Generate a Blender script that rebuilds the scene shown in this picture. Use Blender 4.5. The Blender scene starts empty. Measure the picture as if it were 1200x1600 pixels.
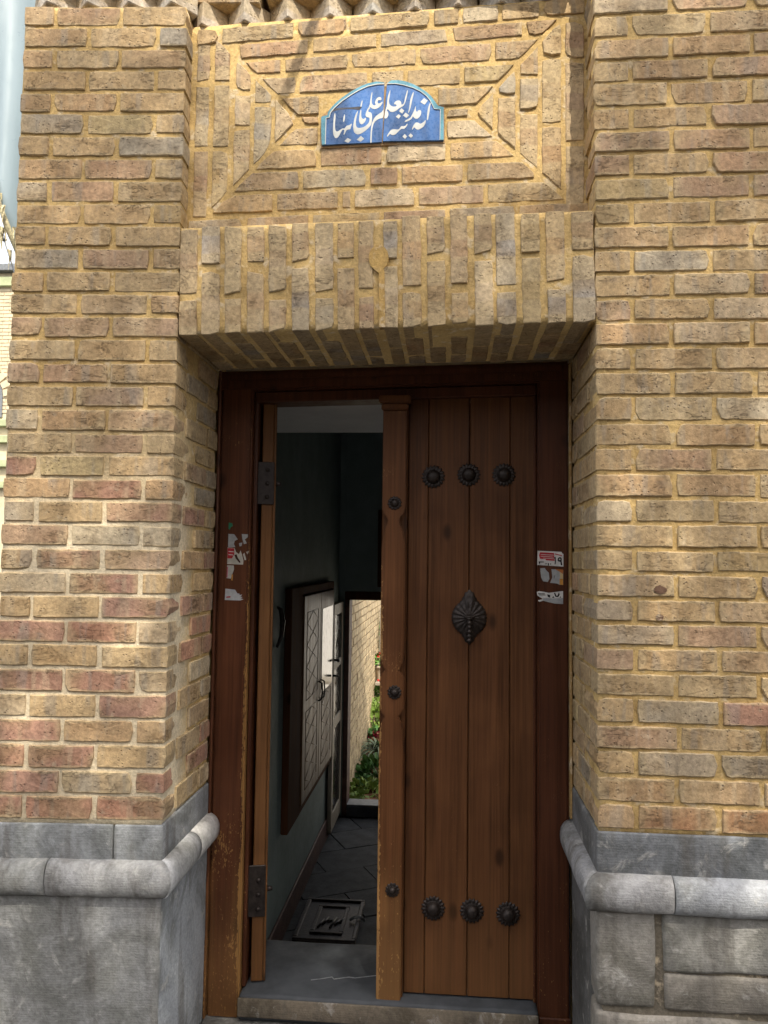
import bpy, bmesh, math, random
from math import sin, cos, pi, radians as rad
from mathutils import Matrix, Vector, noise
from mathutils.geometry import tessellate_polygon

S = bpy.context.scene
C = S.collection
random.seed(7)
R = random.random
U = random.uniform

# ------------------------------------------------------------------ camera
cam = bpy.data.cameras.new('camera')
cam.sensor_fit = 'VERTICAL'; cam.sensor_height = 24.0; cam.sensor_width = 18.0
cam.lens = 18.0; cam.clip_start = 0.05; cam.clip_end = 500
cam_o = bpy.data.objects.new('camera', cam); C.objects.link(cam_o)
YAW, PITCH, ROLL = 4.7996, 3.6114, 0.72
cam_o.matrix_world = (Matrix.Translation((0, 0, 1.5)) @ Matrix.Rotation(rad(YAW), 4, 'Z')
                      @ Matrix.Rotation(rad(90 + PITCH), 4, 'X') @ Matrix.Rotation(rad(ROLL), 4, 'Z'))
S.camera = cam_o

# ------------------------------------------------------------------ light
SUN = Vector((0.35, -1.0, 1.55)).normalized()      # towards the sun
w = bpy.data.worlds.new('World'); S.world = w; w.use_nodes = True
wn = w.node_tree.nodes; wl = w.node_tree.links
bg = wn['Background']; sky = wn.new('ShaderNodeTexSky'); sky.sky_type = 'NISHITA'
sky.sun_disc = False; sky.sun_elevation = math.asin(SUN.z)
sky.sun_rotation = math.atan2(SUN.x, SUN.y); sky.air_density = 0.7; sky.dust_density = 6.0; sky.ozone_density = 0.6
veil = wn.new('ShaderNodeMix'); veil.data_type = 'RGBA'; veil.inputs[0].default_value = .5      # thin bright haze over the whole sky
wl.new(sky.outputs[0], veil.inputs[6]); veil.inputs[7].default_value = (7.0, 7.0, 7.0, 1)
wl.new(veil.outputs[2], bg.inputs[0]); bg.inputs[1].default_value = 0.15
sl = bpy.data.lights.new('sun', 'SUN'); sl.energy = 2.8; sl.angle = rad(0.5); sl.color = (1.0, 0.93, 0.82)
so = bpy.data.objects.new('sun', sl); C.objects.link(so)
so.rotation_euler = SUN.to_track_quat('Z', 'Y').to_euler(); so.location = (3, -8, 14)
S.view_settings.view_transform = 'Standard'; S.view_settings.look = 'None'
S.view_settings.exposure = 1.15; S.view_settings.gamma = 1.0
S.view_settings.use_curve_mapping = False

# ------------------------------------------------------------------ materials
class NT:
    def __init__(s, name):
        s.m = bpy.data.materials.new(name); s.m.use_nodes = True
        s.t = s.m.node_tree; s.b = s.t.nodes['Principled BSDF']
    def n(s, typ, ins=None, out=0, **kw):
        nd = s.t.nodes.new(typ)
        for k, v in kw.items(): setattr(nd, k, v)
        for k, v in (ins or {}).items():
            if isinstance(v, bpy.types.NodeSocket): s.t.links.new(v, nd.inputs[k])
            else: nd.inputs[k].default_value = v
        return nd.outputs[out]
    def noise(s, vec, scale, detail=4, rough=.55, dist=0):
        return s.n('ShaderNodeTexNoise', {'Vector': vec, 'Scale': scale, 'Detail': detail, 'Roughness': rough, 'Distortion': dist})
    def step(s, v, a, b, lo=0., hi=1.):
        return s.n('ShaderNodeMapRange', {0: v, 1: a, 2: b, 3: lo, 4: hi}, interpolation_type='SMOOTHSTEP')
    def math(s, op, a, b=0.):
        return s.n('ShaderNodeMath', {0: a, 1: b}, operation=op)
    def mix(s, f, a, b, mode='MIX'):
        if isinstance(a, tuple): a = a + (1,)
        if isinstance(b, tuple): b = b + (1,)
        nd = s.t.nodes.new('ShaderNodeMix'); nd.data_type = 'RGBA'; nd.blend_type = mode
        for i, v in ((0, f), (6, a), (7, b)):
            if isinstance(v, bpy.types.NodeSocket): s.t.links.new(v, nd.inputs[i])
            else: nd.inputs[i].default_value = v
        return nd.outputs[2]
    def map(s, vec, scale):
        return s.n('ShaderNodeMapping', {'Vector': vec, 'Scale': scale})
    def objco(s):
        o = s.n('ShaderNodeTexCoord', out=3)
        r = s.n('ShaderNodeObjectInfo', out=5)
        r = s.math('MULTIPLY', r, 53.7)
        v = s.n('ShaderNodeCombineXYZ', {0: r, 1: r, 2: r})
        return s.n('ShaderNodeVectorMath', {0: o, 1: v}, operation='ADD')
    def pos(s): return s.n('ShaderNodeNewGeometry', out=0)
    def ocol(s): return s.n('ShaderNodeObjectInfo', out=1)
    def done(s, col, rough=.9, height=None, dist=.004, strength=1., spec=.3, metal=0.):
        b = s.b
        for k, v in (('Base Color', col), ('Roughness', rough), ('Specular IOR Level', spec), ('Metallic', metal)):
            if isinstance(v, bpy.types.NodeSocket): s.t.links.new(v, b.inputs[k])
            else: b.inputs[k].default_value = v + (1,) if isinstance(v, tuple) else v
        if height is not None:
            bp = s.n('ShaderNodeBump', {'Height': height, 'Distance': dist, 'Strength': strength})
            s.t.links.new(bp, b.inputs['Normal'])
        return s.m

def m_brick():
    t = NT('brick_clay'); v = t.objco(); c = t.ocol()
    n1 = t.noise(v, 11, 4); n2 = t.noise(v, 85, 6, .7); n3 = t.noise(t.map(v, (1, 1, 2.2)), 12, 4, .6, .4)
    n4 = t.noise(v, 26, 5, .65)
    n0 = t.noise(v, 5.5, 2)
    c = t.mix(t.step(n0, .45, .62, 0, .5), c, (.43, .32, .18))
    col = t.mix(t.step(n1, .42, .68), c, t.mix(1., c, (.84, .80, .76), 'MULTIPLY'))
    col = t.mix(t.step(n3, .6, .78, 0, .4), col, (.24, .20, .16))
    col = t.mix(t.step(n4, .58, .72, 0, .5), col, (.47, .39, .27))
    band = t.noise(t.map(v, (1, 1, .12)), 24, 3, .5)
    col = t.mix(t.step(band, .56, .66, 0, .38), col, (.285, .265, .225))
    col = t.mix(t.step(band, .44, .34, 0, .35), col, (.50, .40, .26))
    xo = t.t.nodes.new('ShaderNodeSeparateXYZ'); t.t.links.new(t.n('ShaderNodeTexCoord', out=3), xo.inputs[0])
    ed = t.math('MAXIMUM', t.math('DIVIDE', t.math('ABSOLUTE', xo.outputs[2]), .026), t.math('DIVIDE', t.math('ABSOLUTE', xo.outputs[0]), .096))
    sm = t.step(t.math('ADD', ed, t.math('MULTIPLY', n1, .9)), 1.22, 1.5, 0, .55)
    col = t.mix(sm, col, (.50, .39, .225))
    g = t.step(n2, .25, .75, .68, 1.25)
    col = t.mix(1., col, t.n('ShaderNodeCombineColor', {0: g, 1: g, 2: g}), 'MULTIPLY')
    vo = t.n('ShaderNodeTexVoronoi', {'Vector': v, 'Scale': 95.})
    pit = t.math('MULTIPLY', t.step(vo, .12, .3, 1, 0), t.step(n4, .46, .62))
    crack = t.step(t.math('ABSOLUTE', t.math('SUBTRACT', t.noise(t.map(v, (.8, .8, 2.6)), 15, 5, .7, .8), .5)), 0., .016, 1, 0)
    crack = t.math('MULTIPLY', crack, t.step(n1, .5, .6))
    dk = t.math('MAXIMUM', pit, t.math('MULTIPLY', crack, .7))
    col = t.mix(t.math('MULTIPLY', dk, .45), col, (.12, .085, .055))
    h = t.math('ADD', t.math('MULTIPLY', n2, .75), t.math('MULTIPLY', n4, .8))
    h = t.math('SUBTRACT', h, dk)
    return t.done(col, .93, h, .0034, .85, .2)

def m_mortar():
    t = NT('lime_mortar'); p = t.pos(); c = t.ocol()
    n1 = t.noise(p, 7, 4); n2 = t.noise(p, 120, 5, .7); n3 = t.noise(p, 30, 4)
    col = t.mix(t.step(n1, .42, .7, 0, .7), c, t.mix(1., c, (.72, .68, .62), 'MULTIPLY'))
    col = t.mix(t.step(n3, .54, .70, 0, .7), col, (.56, .47, .33))
    # paler mortar mixed in on the low part of the left pier
    xyz = t.t.nodes.new('ShaderNodeSeparateXYZ'); t.t.links.new(p, xyz.inputs[0])
    e = t.math('ADD', xyz.outputs[2], t.math('MULTIPLY', n1, .5))
    f = t.math('MULTIPLY', t.step(e, 2.35, 1.75, 0, .85), t.step(xyz.outputs[0], -.4, -.72))
    f = t.math('MULTIPLY', f, t.step(t.math('ADD', xyz.outputs[1], t.math('MULTIPLY', n3, .12)), 2.36, 2.2))
    col = t.mix(f, col, (.70, .61, .44))
    g = t.step(n2, .2, .8, .72, 1.2)
    col = t.mix(1., col, t.n('ShaderNodeCombineColor', {0: g, 1: g, 2: g}), 'MULTIPLY')
    h = t.math('ADD', n3, t.math('MULTIPLY', n2, .5))
    return t.done(col, .95, h, .0042, .9, .15)

def m_stone():
    t = NT('grey_limestone'); v = t.objco(); c = t.ocol(); p = t.pos()
    n1 = t.noise(v, 4, 6, .65, .9); n2 = t.noise(v, 90, 5, .7); n3 = t.noise(t.map(p, (9, 9, 1.3)), 1.6, 4, .6)
    n5 = t.noise(v, 16, 5, .65, .8)
    ch = t.n('ShaderNodeTexWave', {'Vector': t.map(v, (.25, .25, 1)), 'Scale': 46., 'Distortion': 5., 'Detail': 3., 'Detail Scale': 2.}, out=1, bands_direction='Z')
    col = t.mix(t.step(n1, .38, .66), c, t.mix(1., c, (.50, .50, .47), 'MULTIPLY'))
    col = t.mix(t.step(n3, .50, .70, 0, .62), col, (.11, .10, .083))
    col = t.mix(t.step(n5, .56, .7, 0, .5), col, (.50, .49, .45))
    vein = t.step(t.math('ABSOLUTE', t.math('SUBTRACT', t.noise(v, 3.2, 3, .5, 1.2), .5)), 0, .005, .30, 0)
    vein = t.math('MULTIPLY', vein, t.step(n5, .5, .62))
    col = t.mix(vein, col, (.5, .49, .45))
    g = t.step(n2, .2, .8, .75, 1.2)
    col = t.mix(1., col, t.n('ShaderNodeCombineColor', {0: g, 1: g, 2: g}), 'MULTIPLY')
    h = t.math('ADD', t.math('ADD', t.math('MULTIPLY', ch, .05), t.math('MULTIPLY', n2, .5)), t.math('MULTIPLY', n5, 1.1))
    return t.done(col, .8, h, .005, .8, .3)

def m_wood(name, dark, light, rough=.5, wear=.0, wearcol=(.22, .115, .042), spec=.22, fade=0., edge=None):
    t = NT(name); v = t.objco(); p = t.pos()
    g1 = t.noise(t.map(v, (16, 16, .8)), 1.6, 5, .6, .6); g2 = t.noise(t.map(v, (150, 150, 2.5)), 1., 3, .6)
    big = t.noise(v, 3.3, 3)
    f = t.math('ADD', t.math('MULTIPLY', g1, .55), t.math('MULTIPLY', g2, .6))
    col = t.mix(t.step(f, .35, .75), dark, light)
    col = t.mix(t.step(big, .42, .66, 0, .5), col, t.mix(1., col, (.55, .5, .48), 'MULTIPLY'))
    vo = t.n('ShaderNodeTexVoronoi', {'Vector': t.map(v, (7, 7, 3.5)), 'Scale': 1.2})
    kn = t.step(vo, .06, .17, .85, 0)
    col = t.mix(kn, col, tuple(x * .35 for x in dark))
    xyz = t.t.nodes.new('ShaderNodeSeparateXYZ'); t.t.links.new(p, xyz.inputs[0])
    low = t.step(t.math('ADD', xyz.outputs[2], t.math('MULTIPLY', big, .5)), 1.25, .55)
    if fade: col = t.mix(t.math('MULTIPLY', t.step(t.math('ADD', xyz.outputs[2], t.math('MULTIPLY', g1, .7)), 1.0, .45), fade), col, wearcol)
    if wear:
        fl = t.noise(t.map(v, (1, 1, .4)), 190, 3, .6, .3); area = t.noise(v, 5, 3)
        if edge:
            xe = t.t.nodes.new('ShaderNodeSeparateXYZ'); t.t.links.new(t.n('ShaderNodeTexCoord', out=3), xe.inputs[0])
            em = t.step(t.math('ADD', t.math('MULTIPLY', xe.outputs[0], edge[0]), t.math('MULTIPLY', t.math('SUBTRACT', big, .5), .02)), edge[1] - .012, edge[1])
            low = t.math('ADD', low, t.math('MULTIPLY', t.math('MULTIPLY', em, t.step(xyz.outputs[2], 1.75, 1.2)), 3.2))
        th = t.math('SUBTRACT', .76, t.math('ADD', t.math('MULTIPLY', low, .07 * wear), t.math('MULTIPLY', t.step(area, .5, .7), .08 * wear)))
        wm = t.step(t.math('SUBTRACT', fl, th), 0, .02)
        col = t.mix(wm, col, wearcol)
        sc = t.noise(t.map(v, (1.3, 1.3, .5)), 34, 2, .5, 2.5)
        ss = t.math('MULTIPLY', t.step(t.math('ABSOLUTE', t.math('SUBTRACT', sc, .5)), 0, .006, 1, 0), t.step(area, .55, .65))
        col = t.mix(t.math('MULTIPLY', ss, .7 * min(1, wear)), col, wearcol)
    h = t.math('ADD', f, t.math('MULTIPLY', kn, -.3))
    return t.done(col, t.step(g1, .3, .7, rough - .06, rough + .12), h, .0018, .7, spec)

def m_simple(name, col, rough=.6, spec=.4, metal=0., var=.25, scale=20, bump=.3, usecol=False, grain=(1, 1, 1)):
    t = NT(name); v = t.objco()
    n1 = t.noise(t.map(v, grain), scale, 5, .6); n2 = t.noise(v, scale * 7, 4, .6)
    base = t.ocol() if usecol else col
    dk = t.mix(1., base, (1 - 1.6 * var,) * 3, 'MULTIPLY')
    c = t.mix(t.step(n1, .3, .7), dk, base)
    return t.done(c, t.step(n2, .3, .7, max(.03, rough - .08), min(1, rough + .08)), t.math('ADD', n1, t.math('MULTIPLY', n2, .4)), .002, bump, spec, metal)

M = dict(
    brick=m_brick(), mortar=m_mortar(), stone=m_stone(),
    frame=m_wood('frame_wood', (.046, .016, .0075), (.088, .030, .0125), .42, 1.0, (.26, .14, .05)),
    post_worn=m_wood('worn_frame_wood', (.058, .020, .0095), (.112, .040, .017), .45, 1.7, (.27, .145, .05), fade=.35, edge=(1., .050)),
    door=m_wood('door_wood', (.066, .027, .0105), (.135, .056, .021), .48, .35, (.26, .13, .05), fade=.25),
    astragal=m_wood('astragal_wood', (.085, .034, .012), (.155, .063, .023), .5, 1.5, (.34, .19, .07), fade=.4, edge=(-1., .037)),
    pine=m_wood('pine_edge_wood', (.10, .044, .015), (.17, .078, .027), .55, .2),
    cup=m_wood('varnished_wood', (.052, .027, .0135), (.105, .058, .030), .40, 0, spec=.14),
    cupf=m_wood('dark_frame_wood', (.040, .017, .009), (.075, .031, .014), .8, spec=.04),
    iron=m_simple('dark_iron', (.042, .033, .029), .45, .45, .5, .3, 60, .7),
    tile=m_simple('cobalt_glaze', (.065, .175, .43), .3, .5, 0, .38, 14, .3, grain=(1, 1, .4)),
    turq=m_simple('turquoise_glaze', (.12, .34, .43), .3, .5, 0, .25, 30, .2),
    white=m_simple('white_glaze', (.56, .57, .54), .35, .5, 0, .12, 30, .1),
    crack=m_simple('old_grout', (.10, .10, .11), .9, .2, 0, .3, 60, .6),
    paper=m_simple('paper', (.5, .5, .5), .8, .2, 0, .15, 60, .2, True),
    plaster=m_simple('grey_green_plaster', (.175, .215, .205), .7, .2, 0, .12, 5, .25),
    ceil=m_simple('ceiling_plaster', (.80, .80, .80), .9, .2, 0, .08, 5, .2),
    skirt=m_simple('brown_skirting', (.11, .055, .04), .6, .3, 0, .3, 14, .3),
    slab=m_simple('floor_stone', (.1, .1, .1), .65, .12, 0, .3, 12, .5, True),
    sill=m_simple('dark_sill_stone', (.085, .094, .104), .6, .2, 0, .3, 5, .6),
    cream=m_simple('cream_paint', (.30, .26, .20), .5, .25, 0, .15, 12, .2),
    glass=m_simple('dark_pane', (.02, .022, .022), .12, .4, 0, .1, 4, .05),
    terra=m_simple('terracotta', (.1, .1, .1), .85, .2, 0, .25, 14, .4, True),
    leafm=m_simple('leaf_green', (.1, .1, .1), .5, .3, 0, .3, 8, .1, True),
    petal=m_simple('flower_petal', (.1, .1, .1), .6, .3, 0, .2, 30, .1, True),
    bark=m_simple('bark', (.13, .10, .075), .95, .2, 0, .35, 9, 1., grain=(3, 3, .5)),
    tarp=m_simple('plastic_sheet', (.26, .33, .36), .35, .4, 0, .10, 2.5, .3, grain=(3, 3, .4)),
    hem=m_simple('frayed_hem', (.62, .55, .34), .9, .2, 0, .35, 90, .9),
    asphalt=m_simple('street_paving', (.085, .082, .076), .9, .3, 0, .25, 6, .6),
    yard=m_simple('yard_paving', (.48, .44, .37), .9, .3, 0, .2, 5, .4),
    wplaster=m_simple('white_plaster', (.72, .70, .65), .9, .2, 0, .08, 4, .3),
    pbrick=m_simple('pale_brick', (.62, .53, .36), .9, .2, 0, .15, 9, .5),
    cbrick=m_simple('courtyard_brick', (.62, .49, .30), .9, .2, 0, .35, 10, .6),
    lime=m_simple('green_paint', (.42, .46, .26), .6, .3, 0, .15, 8, .2),
    grey=m_simple('grey_metal', (.22, .23, .235), .5, .5, .3, .2, 20, .2),
)

# ------------------------------------------------------------------ helpers
def T(x, y, z): return Matrix.Translation((x, y, z))
def frame(a, o): return T(*o) @ Matrix.Rotation(a, 4, 'Z')    # local x along the wall, local -y outwards
def thing(name, label, cat, loc=(0, 0, 0), group=None):
    o = bpy.data.objects.new(name, None); C.objects.link(o); o.location = loc
    o.empty_display_size = .05
    return tag(o, label, cat, group)
def tag(o, label=None, cat=None, group=None, kind=None):
    if label: o['label'] = label
    if cat: o['category'] = cat
    if group: o['group'] = group
    if kind: o['kind'] = kind
    return o
WORLD = {}
def put(name, me, mat, parent=None, mw=Matrix(), col=None, kind=None):
    o = bpy.data.objects.new(name, me); C.objects.link(o)
    if mat and not me.materials: me.materials.append(mat)
    if parent is not None:
        o.parent = parent; o.matrix_basis = WORLD.get(parent.name, T(*parent.location)).inverted() @ mw
    else: o.matrix_basis = mw
    WORLD[o.name] = mw.copy()
    if col: o.color = tuple(col[:3]) + (1,)
    if kind: o['kind'] = kind
    return o
def mesh(name, v, f, smooth=False):
    me = bpy.data.meshes.new(name); me.from_pydata([tuple(p) for p in v], [], f); me.update()
    if smooth:
        for p in me.polygons: p.use_smooth = True
    return me
def box(name, x0, x1, y0, y1, z0, z1, mat, parent=None, bev=.003, seg=1, col=None, rough=0, rot=None, kind=None):
    bm = bmesh.new(); bmesh.ops.create_cube(bm, size=1)
    for v in bm.verts: v.co = Vector((v.co.x * (x1 - x0), v.co.y * (y1 - y0), v.co.z * (z1 - z0)))
    if bev: bmesh.ops.bevel(bm, geom=bm.edges[:], offset=min(bev, .45 * min(x1 - x0, y1 - y0, z1 - z0)), segments=seg, affect='EDGES')
    if rough:
        s = Vector((R() * 9, R() * 9, R() * 9))
        for v in bm.verts: v.co += noise.noise_vector(v.co * 9 + s) * rough
    me = bpy.data.meshes.new(name); bm.to_mesh(me); bm.free()
    mw = T((x0 + x1) / 2, (y0 + y1) / 2, (z0 + z1) / 2)
    if rot: mw = rot @ mw
    return put(name, me, mat, parent, mw, col, kind)
def rounded_block(name, x0, x1, y0, y1, z0, z1, mat, parent, bev, rough, col, cut=.03, mw=None):
    """a stone: bevelled box with subdivided, uneven faces"""
    bm = bmesh.new(); bmesh.ops.create_cube(bm, size=1)
    L = (x1 - x0, y1 - y0, z1 - z0)
    for v in bm.verts: v.co = Vector((v.co.x * L[0], v.co.y * L[1], v.co.z * L[2]))
    bmesh.ops.bevel(bm, geom=bm.edges[:], offset=bev, segments=2, affect='EDGES', profile=.5)
    for ax in range(3):
        n = int(L[ax] / cut)
        for i in range(1, n):
            co = Vector((0, 0, 0)); co[ax] = -L[ax] / 2 + L[ax] * i / n
            no = Vector((0, 0, 0)); no[ax] = 1
            if ax == 1: continue
            bmesh.ops.bisect_plane(bm, geom=bm.verts[:] + bm.edges[:] + bm.faces[:], plane_co=co, plane_no=no)
    s = Vector((R() * 9, R() * 9, R() * 9))
    for v in bm.verts:
        v.co += (noise.noise_vector(v.co * 8 + s) * .7 + noise.noise_vector(v.co * 24 + s) * .4) * rough
    me = bpy.data.meshes.new(name); bm.to_mesh(me); bm.free()
    for p in me.polygons: p.use_smooth = True
    m = T((x0 + x1) / 2, (y0 + y1) / 2, (z0 + z1) / 2)
    return put(name, me, mat, parent, (mw @ m) if mw else m, col)

# --- bricks
def inset(pts, e):
    n = len(pts); out = []
    for i in range(n):
        a, b, c = Vector(pts[i - 1]), Vector(pts[i]), Vector(pts[(i + 1) % n])
        d1 = (b - a).normalized(); d2 = (c - b).normalized()
        n1 = Vector((-d1.y, d1.x)); n2 = Vector((-d2.y, d2.x))
        m = (n1 + n2)
        m = m / max(.35, m.length_squared / 2)
        out.append(b + m * e)
    return out
def brick_mesh(pts, depth, rnd, jit=.0013, e=None):
    """pts: counter-clockwise outline in (x, z); front at y=0, body to +depth"""
    out = []
    n = len(pts)
    for i in range(n):
        a = Vector(pts[i]); b = Vector(pts[(i + 1) % n]); L = (b - a).length
        k = max(1, int(L / .021))
        for j in range(k):
            p = a.lerp(b, j / k); d = (b - a).normalized(); nn = Vector((-d.y, d.x))
            if j: p = p + nn * rnd.uniform(-jit, jit * .9)
            else:
                c = sum((Vector(q) for q in pts), Vector((0, 0))) / n
                r = rnd.uniform(.0005, .003)
                if rnd.random() < .14: r = rnd.uniform(.005, .012)
                p = p + (c - p).normalized() * r
            out.append(p)
    e = e or rnd.uniform(.0014, .0028)
    ins = inset(out, e); N = len(out)
    v = []; f = []
    c = sum(ins, Vector((0, 0))) / N
    v.append((c.x, rnd.uniform(-.0004, .0004), c.y))
    for p in ins: v.append((p.x, rnd.uniform(-.0004, .0008), p.y))
    for p in out: v.append((p.x, e * rnd.uniform(.8, 1.5), p.y))
    for p in out: v.append((p.x, depth, p.y))
    for i in range(N):
        j = (i + 1) % N
        f.append((0, 1 + i, 1 + j))
        f.append((1 + i, 1 + N + i, 1 + N + j, 1 + j))
        f.append((1 + N + i, 1 + 2 * N + i, 1 + 2 * N + j, 1 + N + j))
    return mesh('brick', v, f)
CACHE = {}
BR = random.Random(11)
def brick(parent, mw, u0, u1, z0, z1, depth, col, proud=0., dz=0., jit=.0013):
    """one rectangular brick on the wall frame mw, sharing mesh data with bricks of about the same size"""
    w_, h_ = u1 - u0, z1 - z0
    key = (round(w_ / .02), round(h_ / .008), round(depth / .05), BR.randrange(7), jit)
    if key not in CACHE:
        W = key[0] * .02; H = key[1] * .008; D = max(.04, key[2] * .05)
        CACHE[key] = (brick_mesh([(-W / 2, -H / 2), (W / 2, -H / 2), (W / 2, H / 2), (-W / 2, H / 2)], D, BR, jit), W, H, D)
    me, W, H, D = CACHE[key]
    m = mw @ T((u0 + u1) / 2, -proud, (z0 + z1) / 2 + dz) @ Matrix.Rotation(BR.uniform(-.006, .006), 4, 'Y') @ Matrix.Diagonal((w_ / W, depth / D, h_ / H, 1))
    return put('brick', me, M['brick'], parent, m, col)
def vary(c, a=.09):
    k = BR.uniform(1 - a * 1.5, 1 + a * 1.3); h = BR.uniform(-.05, .05)
    return tuple(max(.02, x * k * (1 + h * q)) for x, q in zip(c, (1, 0, -1)))
BUFF = (.455, .33, .18); TAN = (.42, .293, .165); PINK = (.415, .282, .176); GREYB = (.37, .305, .215)
YEL = (.45, .335, .17); RED = (.40, .228, .155); PALE = (.50, .395, .255)
def pick(ws):
    r = BR.random() * sum(x for x, _ in ws)
    for x, c in ws:
        r -= x
        if r <= 0: return vary(c)
    return vary(ws[0][1])
OCH = (.56, .395, .168)
def sheet(name, mw, u0, u1, z0, z1, parent, col=OCH, step=.02, amp=.0022, mat='mortar', thick=None, off=0.):
    """mortar bed: a fine uneven grid, local front at y=off, with side walls back to thick"""
    nu = max(1, int((u1 - u0) / step)); nz = max(1, int((z1 - z0) / step))
    v = []; f = []; s = Vector((R() * 50, R() * 50, R() * 50))
    for j in range(nz + 1):
        for i in range(nu + 1):
            x = u0 + (u1 - u0) * i / nu; z = z0 + (z1 - z0) * j / nz
            y = off + amp * (noise.noise(Vector((x * 18, 0, z * 18)) + s) + .8 * noise.noise(Vector((x * 47, 3, z * 47)) + s))
            v.append((x, y, z))
    W = nu + 1
    for j in range(nz):
        for i in range(nu):
            a = j * W + i; f.append((a, a + 1, a + W + 1, a + W))
    if thick:
        ring = [i for i in range(W)] + [j * W + nu for j in range(1, nz + 1)] + [nz * W + i for i in range(nu - 1, -1, -1)] + [j * W for j in range(nz - 1, 0, -1)]
        b0 = len(v)
        for k in ring: v.append((v[k][0], thick, v[k][2]))
        n = len(ring)
        for k in range(n):
            l = (k + 1) % n; f.append((ring[l], ring[k], b0 + k, b0 + l))
        f.append(tuple(b0 + k for k in range(n - 1, -1, -1))[::-1])
    me = mesh(name, v, f, True)
    return put(name, me, M[mat], parent, mw, col)

# ------------------------------------------------------------------ ground
gv = [(-60, -60, 0), (60, -60, 0), (60, 2.5, 0), (-60, 2.5, 0), (-.95, 2.5, 0), (-.95, 60, 0), (-60, 60, 0),
      (2.65, 2.5, 0), (60, 60, 0), (2.65, 60, 0), (-.95, 11.4, 0), (2.65, 11.4, 0)]
g = put('street', mesh('street', gv, [(0, 1, 2, 7, 4, 3), (3, 4, 10, 5, 6), (7, 2, 8, 9, 11), (10, 11, 9, 5)]), M['asphalt'])
tag(g, kind='structure')
yard = box('courtyard_floor', -.9, 2.6, 5.62, 11.3, -.55, -.45, M['yard'], bev=0); tag(yard, kind='structure')

# ------------------------------------------------------------------ left pier
XL, XR, YF = -.757, .386, 2.05
AL = rad(3.5)
FL = frame(AL, (XL, YF, 0))              # u runs from -.475 (outer end) to 0 (door corner)
LZ = [3.083, 3.019, 2.954, 2.892, 2.825, 2.762, 2.697, 2.631, 2.566, 2.498, 2.435, 2.371, 2.303, 2.239, 2.175, 2.11, 2.043, 1.978,
      1.913, 1.845, 1.783, 1.719, 1.656, 1.591, 1.526, 1.461, 1.396, 1.329, 1.264, 1.197, 1.13, 1.063, .996, .927, .861, .785]
RZ = [2.995, 2.929, 2.867, 2.802, 2.733, 2.668, 2.603, 2.539, 2.471, 2.405, 2.338, 2.272, 2.207, 2.141, 2.074, 2.009, 1.942, 1.873,
      1.806, 1.74, 1.671, 1.605, 1.539, 1.476, 1.41, 1.347, 1.285, 1.221, 1.156, 1.088, 1.023, .956, .889, .819]
RZ = [2.995 + .0655 * k for k in range(6, 0, -1)] + RZ

pier = thing('brick_pier', 'narrow brick wall left of the doorway, its low courses reddish with pale mortar', 'brick wall', (-1.0, 2.3, 0))
mort = sheet('mortar', FL, -.468, -.004, .78, 3.078, pier, off=.0042, thick=.06)
box('core', -1.22, XL - .008, YF + .04, 2.55, .0, 3.076, M['mortar'], pier, 0, col=OCH)
box('core', -1.21, XL - .009, YF + .15, 2.55, 3.077, 3.28, M['mortar'], pier, 0, col=(.17, .10, .05))  # dark brown stands in for the shade between the cornice teeth
FLR = frame(pi / 2, (XL, YF, 0))         # reveal: u = depth into the doorway, outward +x
sheet('mortar', FLR, .004, .40, .78, 2.14, pier, off=.006, thick=.03)
def left_col(z, u=0):
    k = min(1, max(0, (1.95 - z) / .6))
    if z < .92: return pick([(4, RED), (1, PALE), (.6, BUFF)])
    if BR.random() < k: return pick([(4.5, RED), (3, PALE), (2, BUFF), (1.5, PINK), (1, TAN)])
    return pick([(4, BUFF), (3, TAN), (2.4, PINK), (1.6, GREYB), (.6, YEL)])
J = .0052
for i in range(len(LZ) - 1):
    z1, z0 = LZ[i] - J, LZ[i + 1] + J
    if z0 < .80: z0 = .797
    head = i % 2 == 1
    zc = (z0 + z1) / 2
    w0 = .085 if head else .178
    rl = BR.uniform(.178, .19) if head else .092    # return length of the corner brick
    cuts = [-.475]
    if head: cuts += [-.475 + .193, -.475 + .193 * 2 + .006]
    else: cuts += [-.475 + .096, -.475 + .096 + .190]
    cuts.append(.001)
    for a in range(len(cuts) - 1):
        u0 = cuts[a] + (J + BR.uniform(-.002, .003) if a else BR.uniform(0, .010))
        u1 = cuts[a + 1] - (J if a < len(cuts) - 2 else BR.uniform(-.002, .002))
        last = a == len(cuts) - 2
        d = rl if last else .10
        brick(pier, FL, u0, u1, z0 + BR.uniform(-.002, .002), z1 + BR.uniform(-.002, .002), d, left_col(zc), BR.uniform(-.0015, .0025))
    if zc < 2.15:
        y = rl + J * 2
        while y < .395:
            L = .19 if y < .3 else .1
            e = min(.40, y + L)
            if e - y > .03: brick(pier, FLR, y, e - J * .5, z0, z1, .09, left_col(zc + .12), BR.uniform(-.002, .002))
            y = e + J * 1.6

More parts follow.
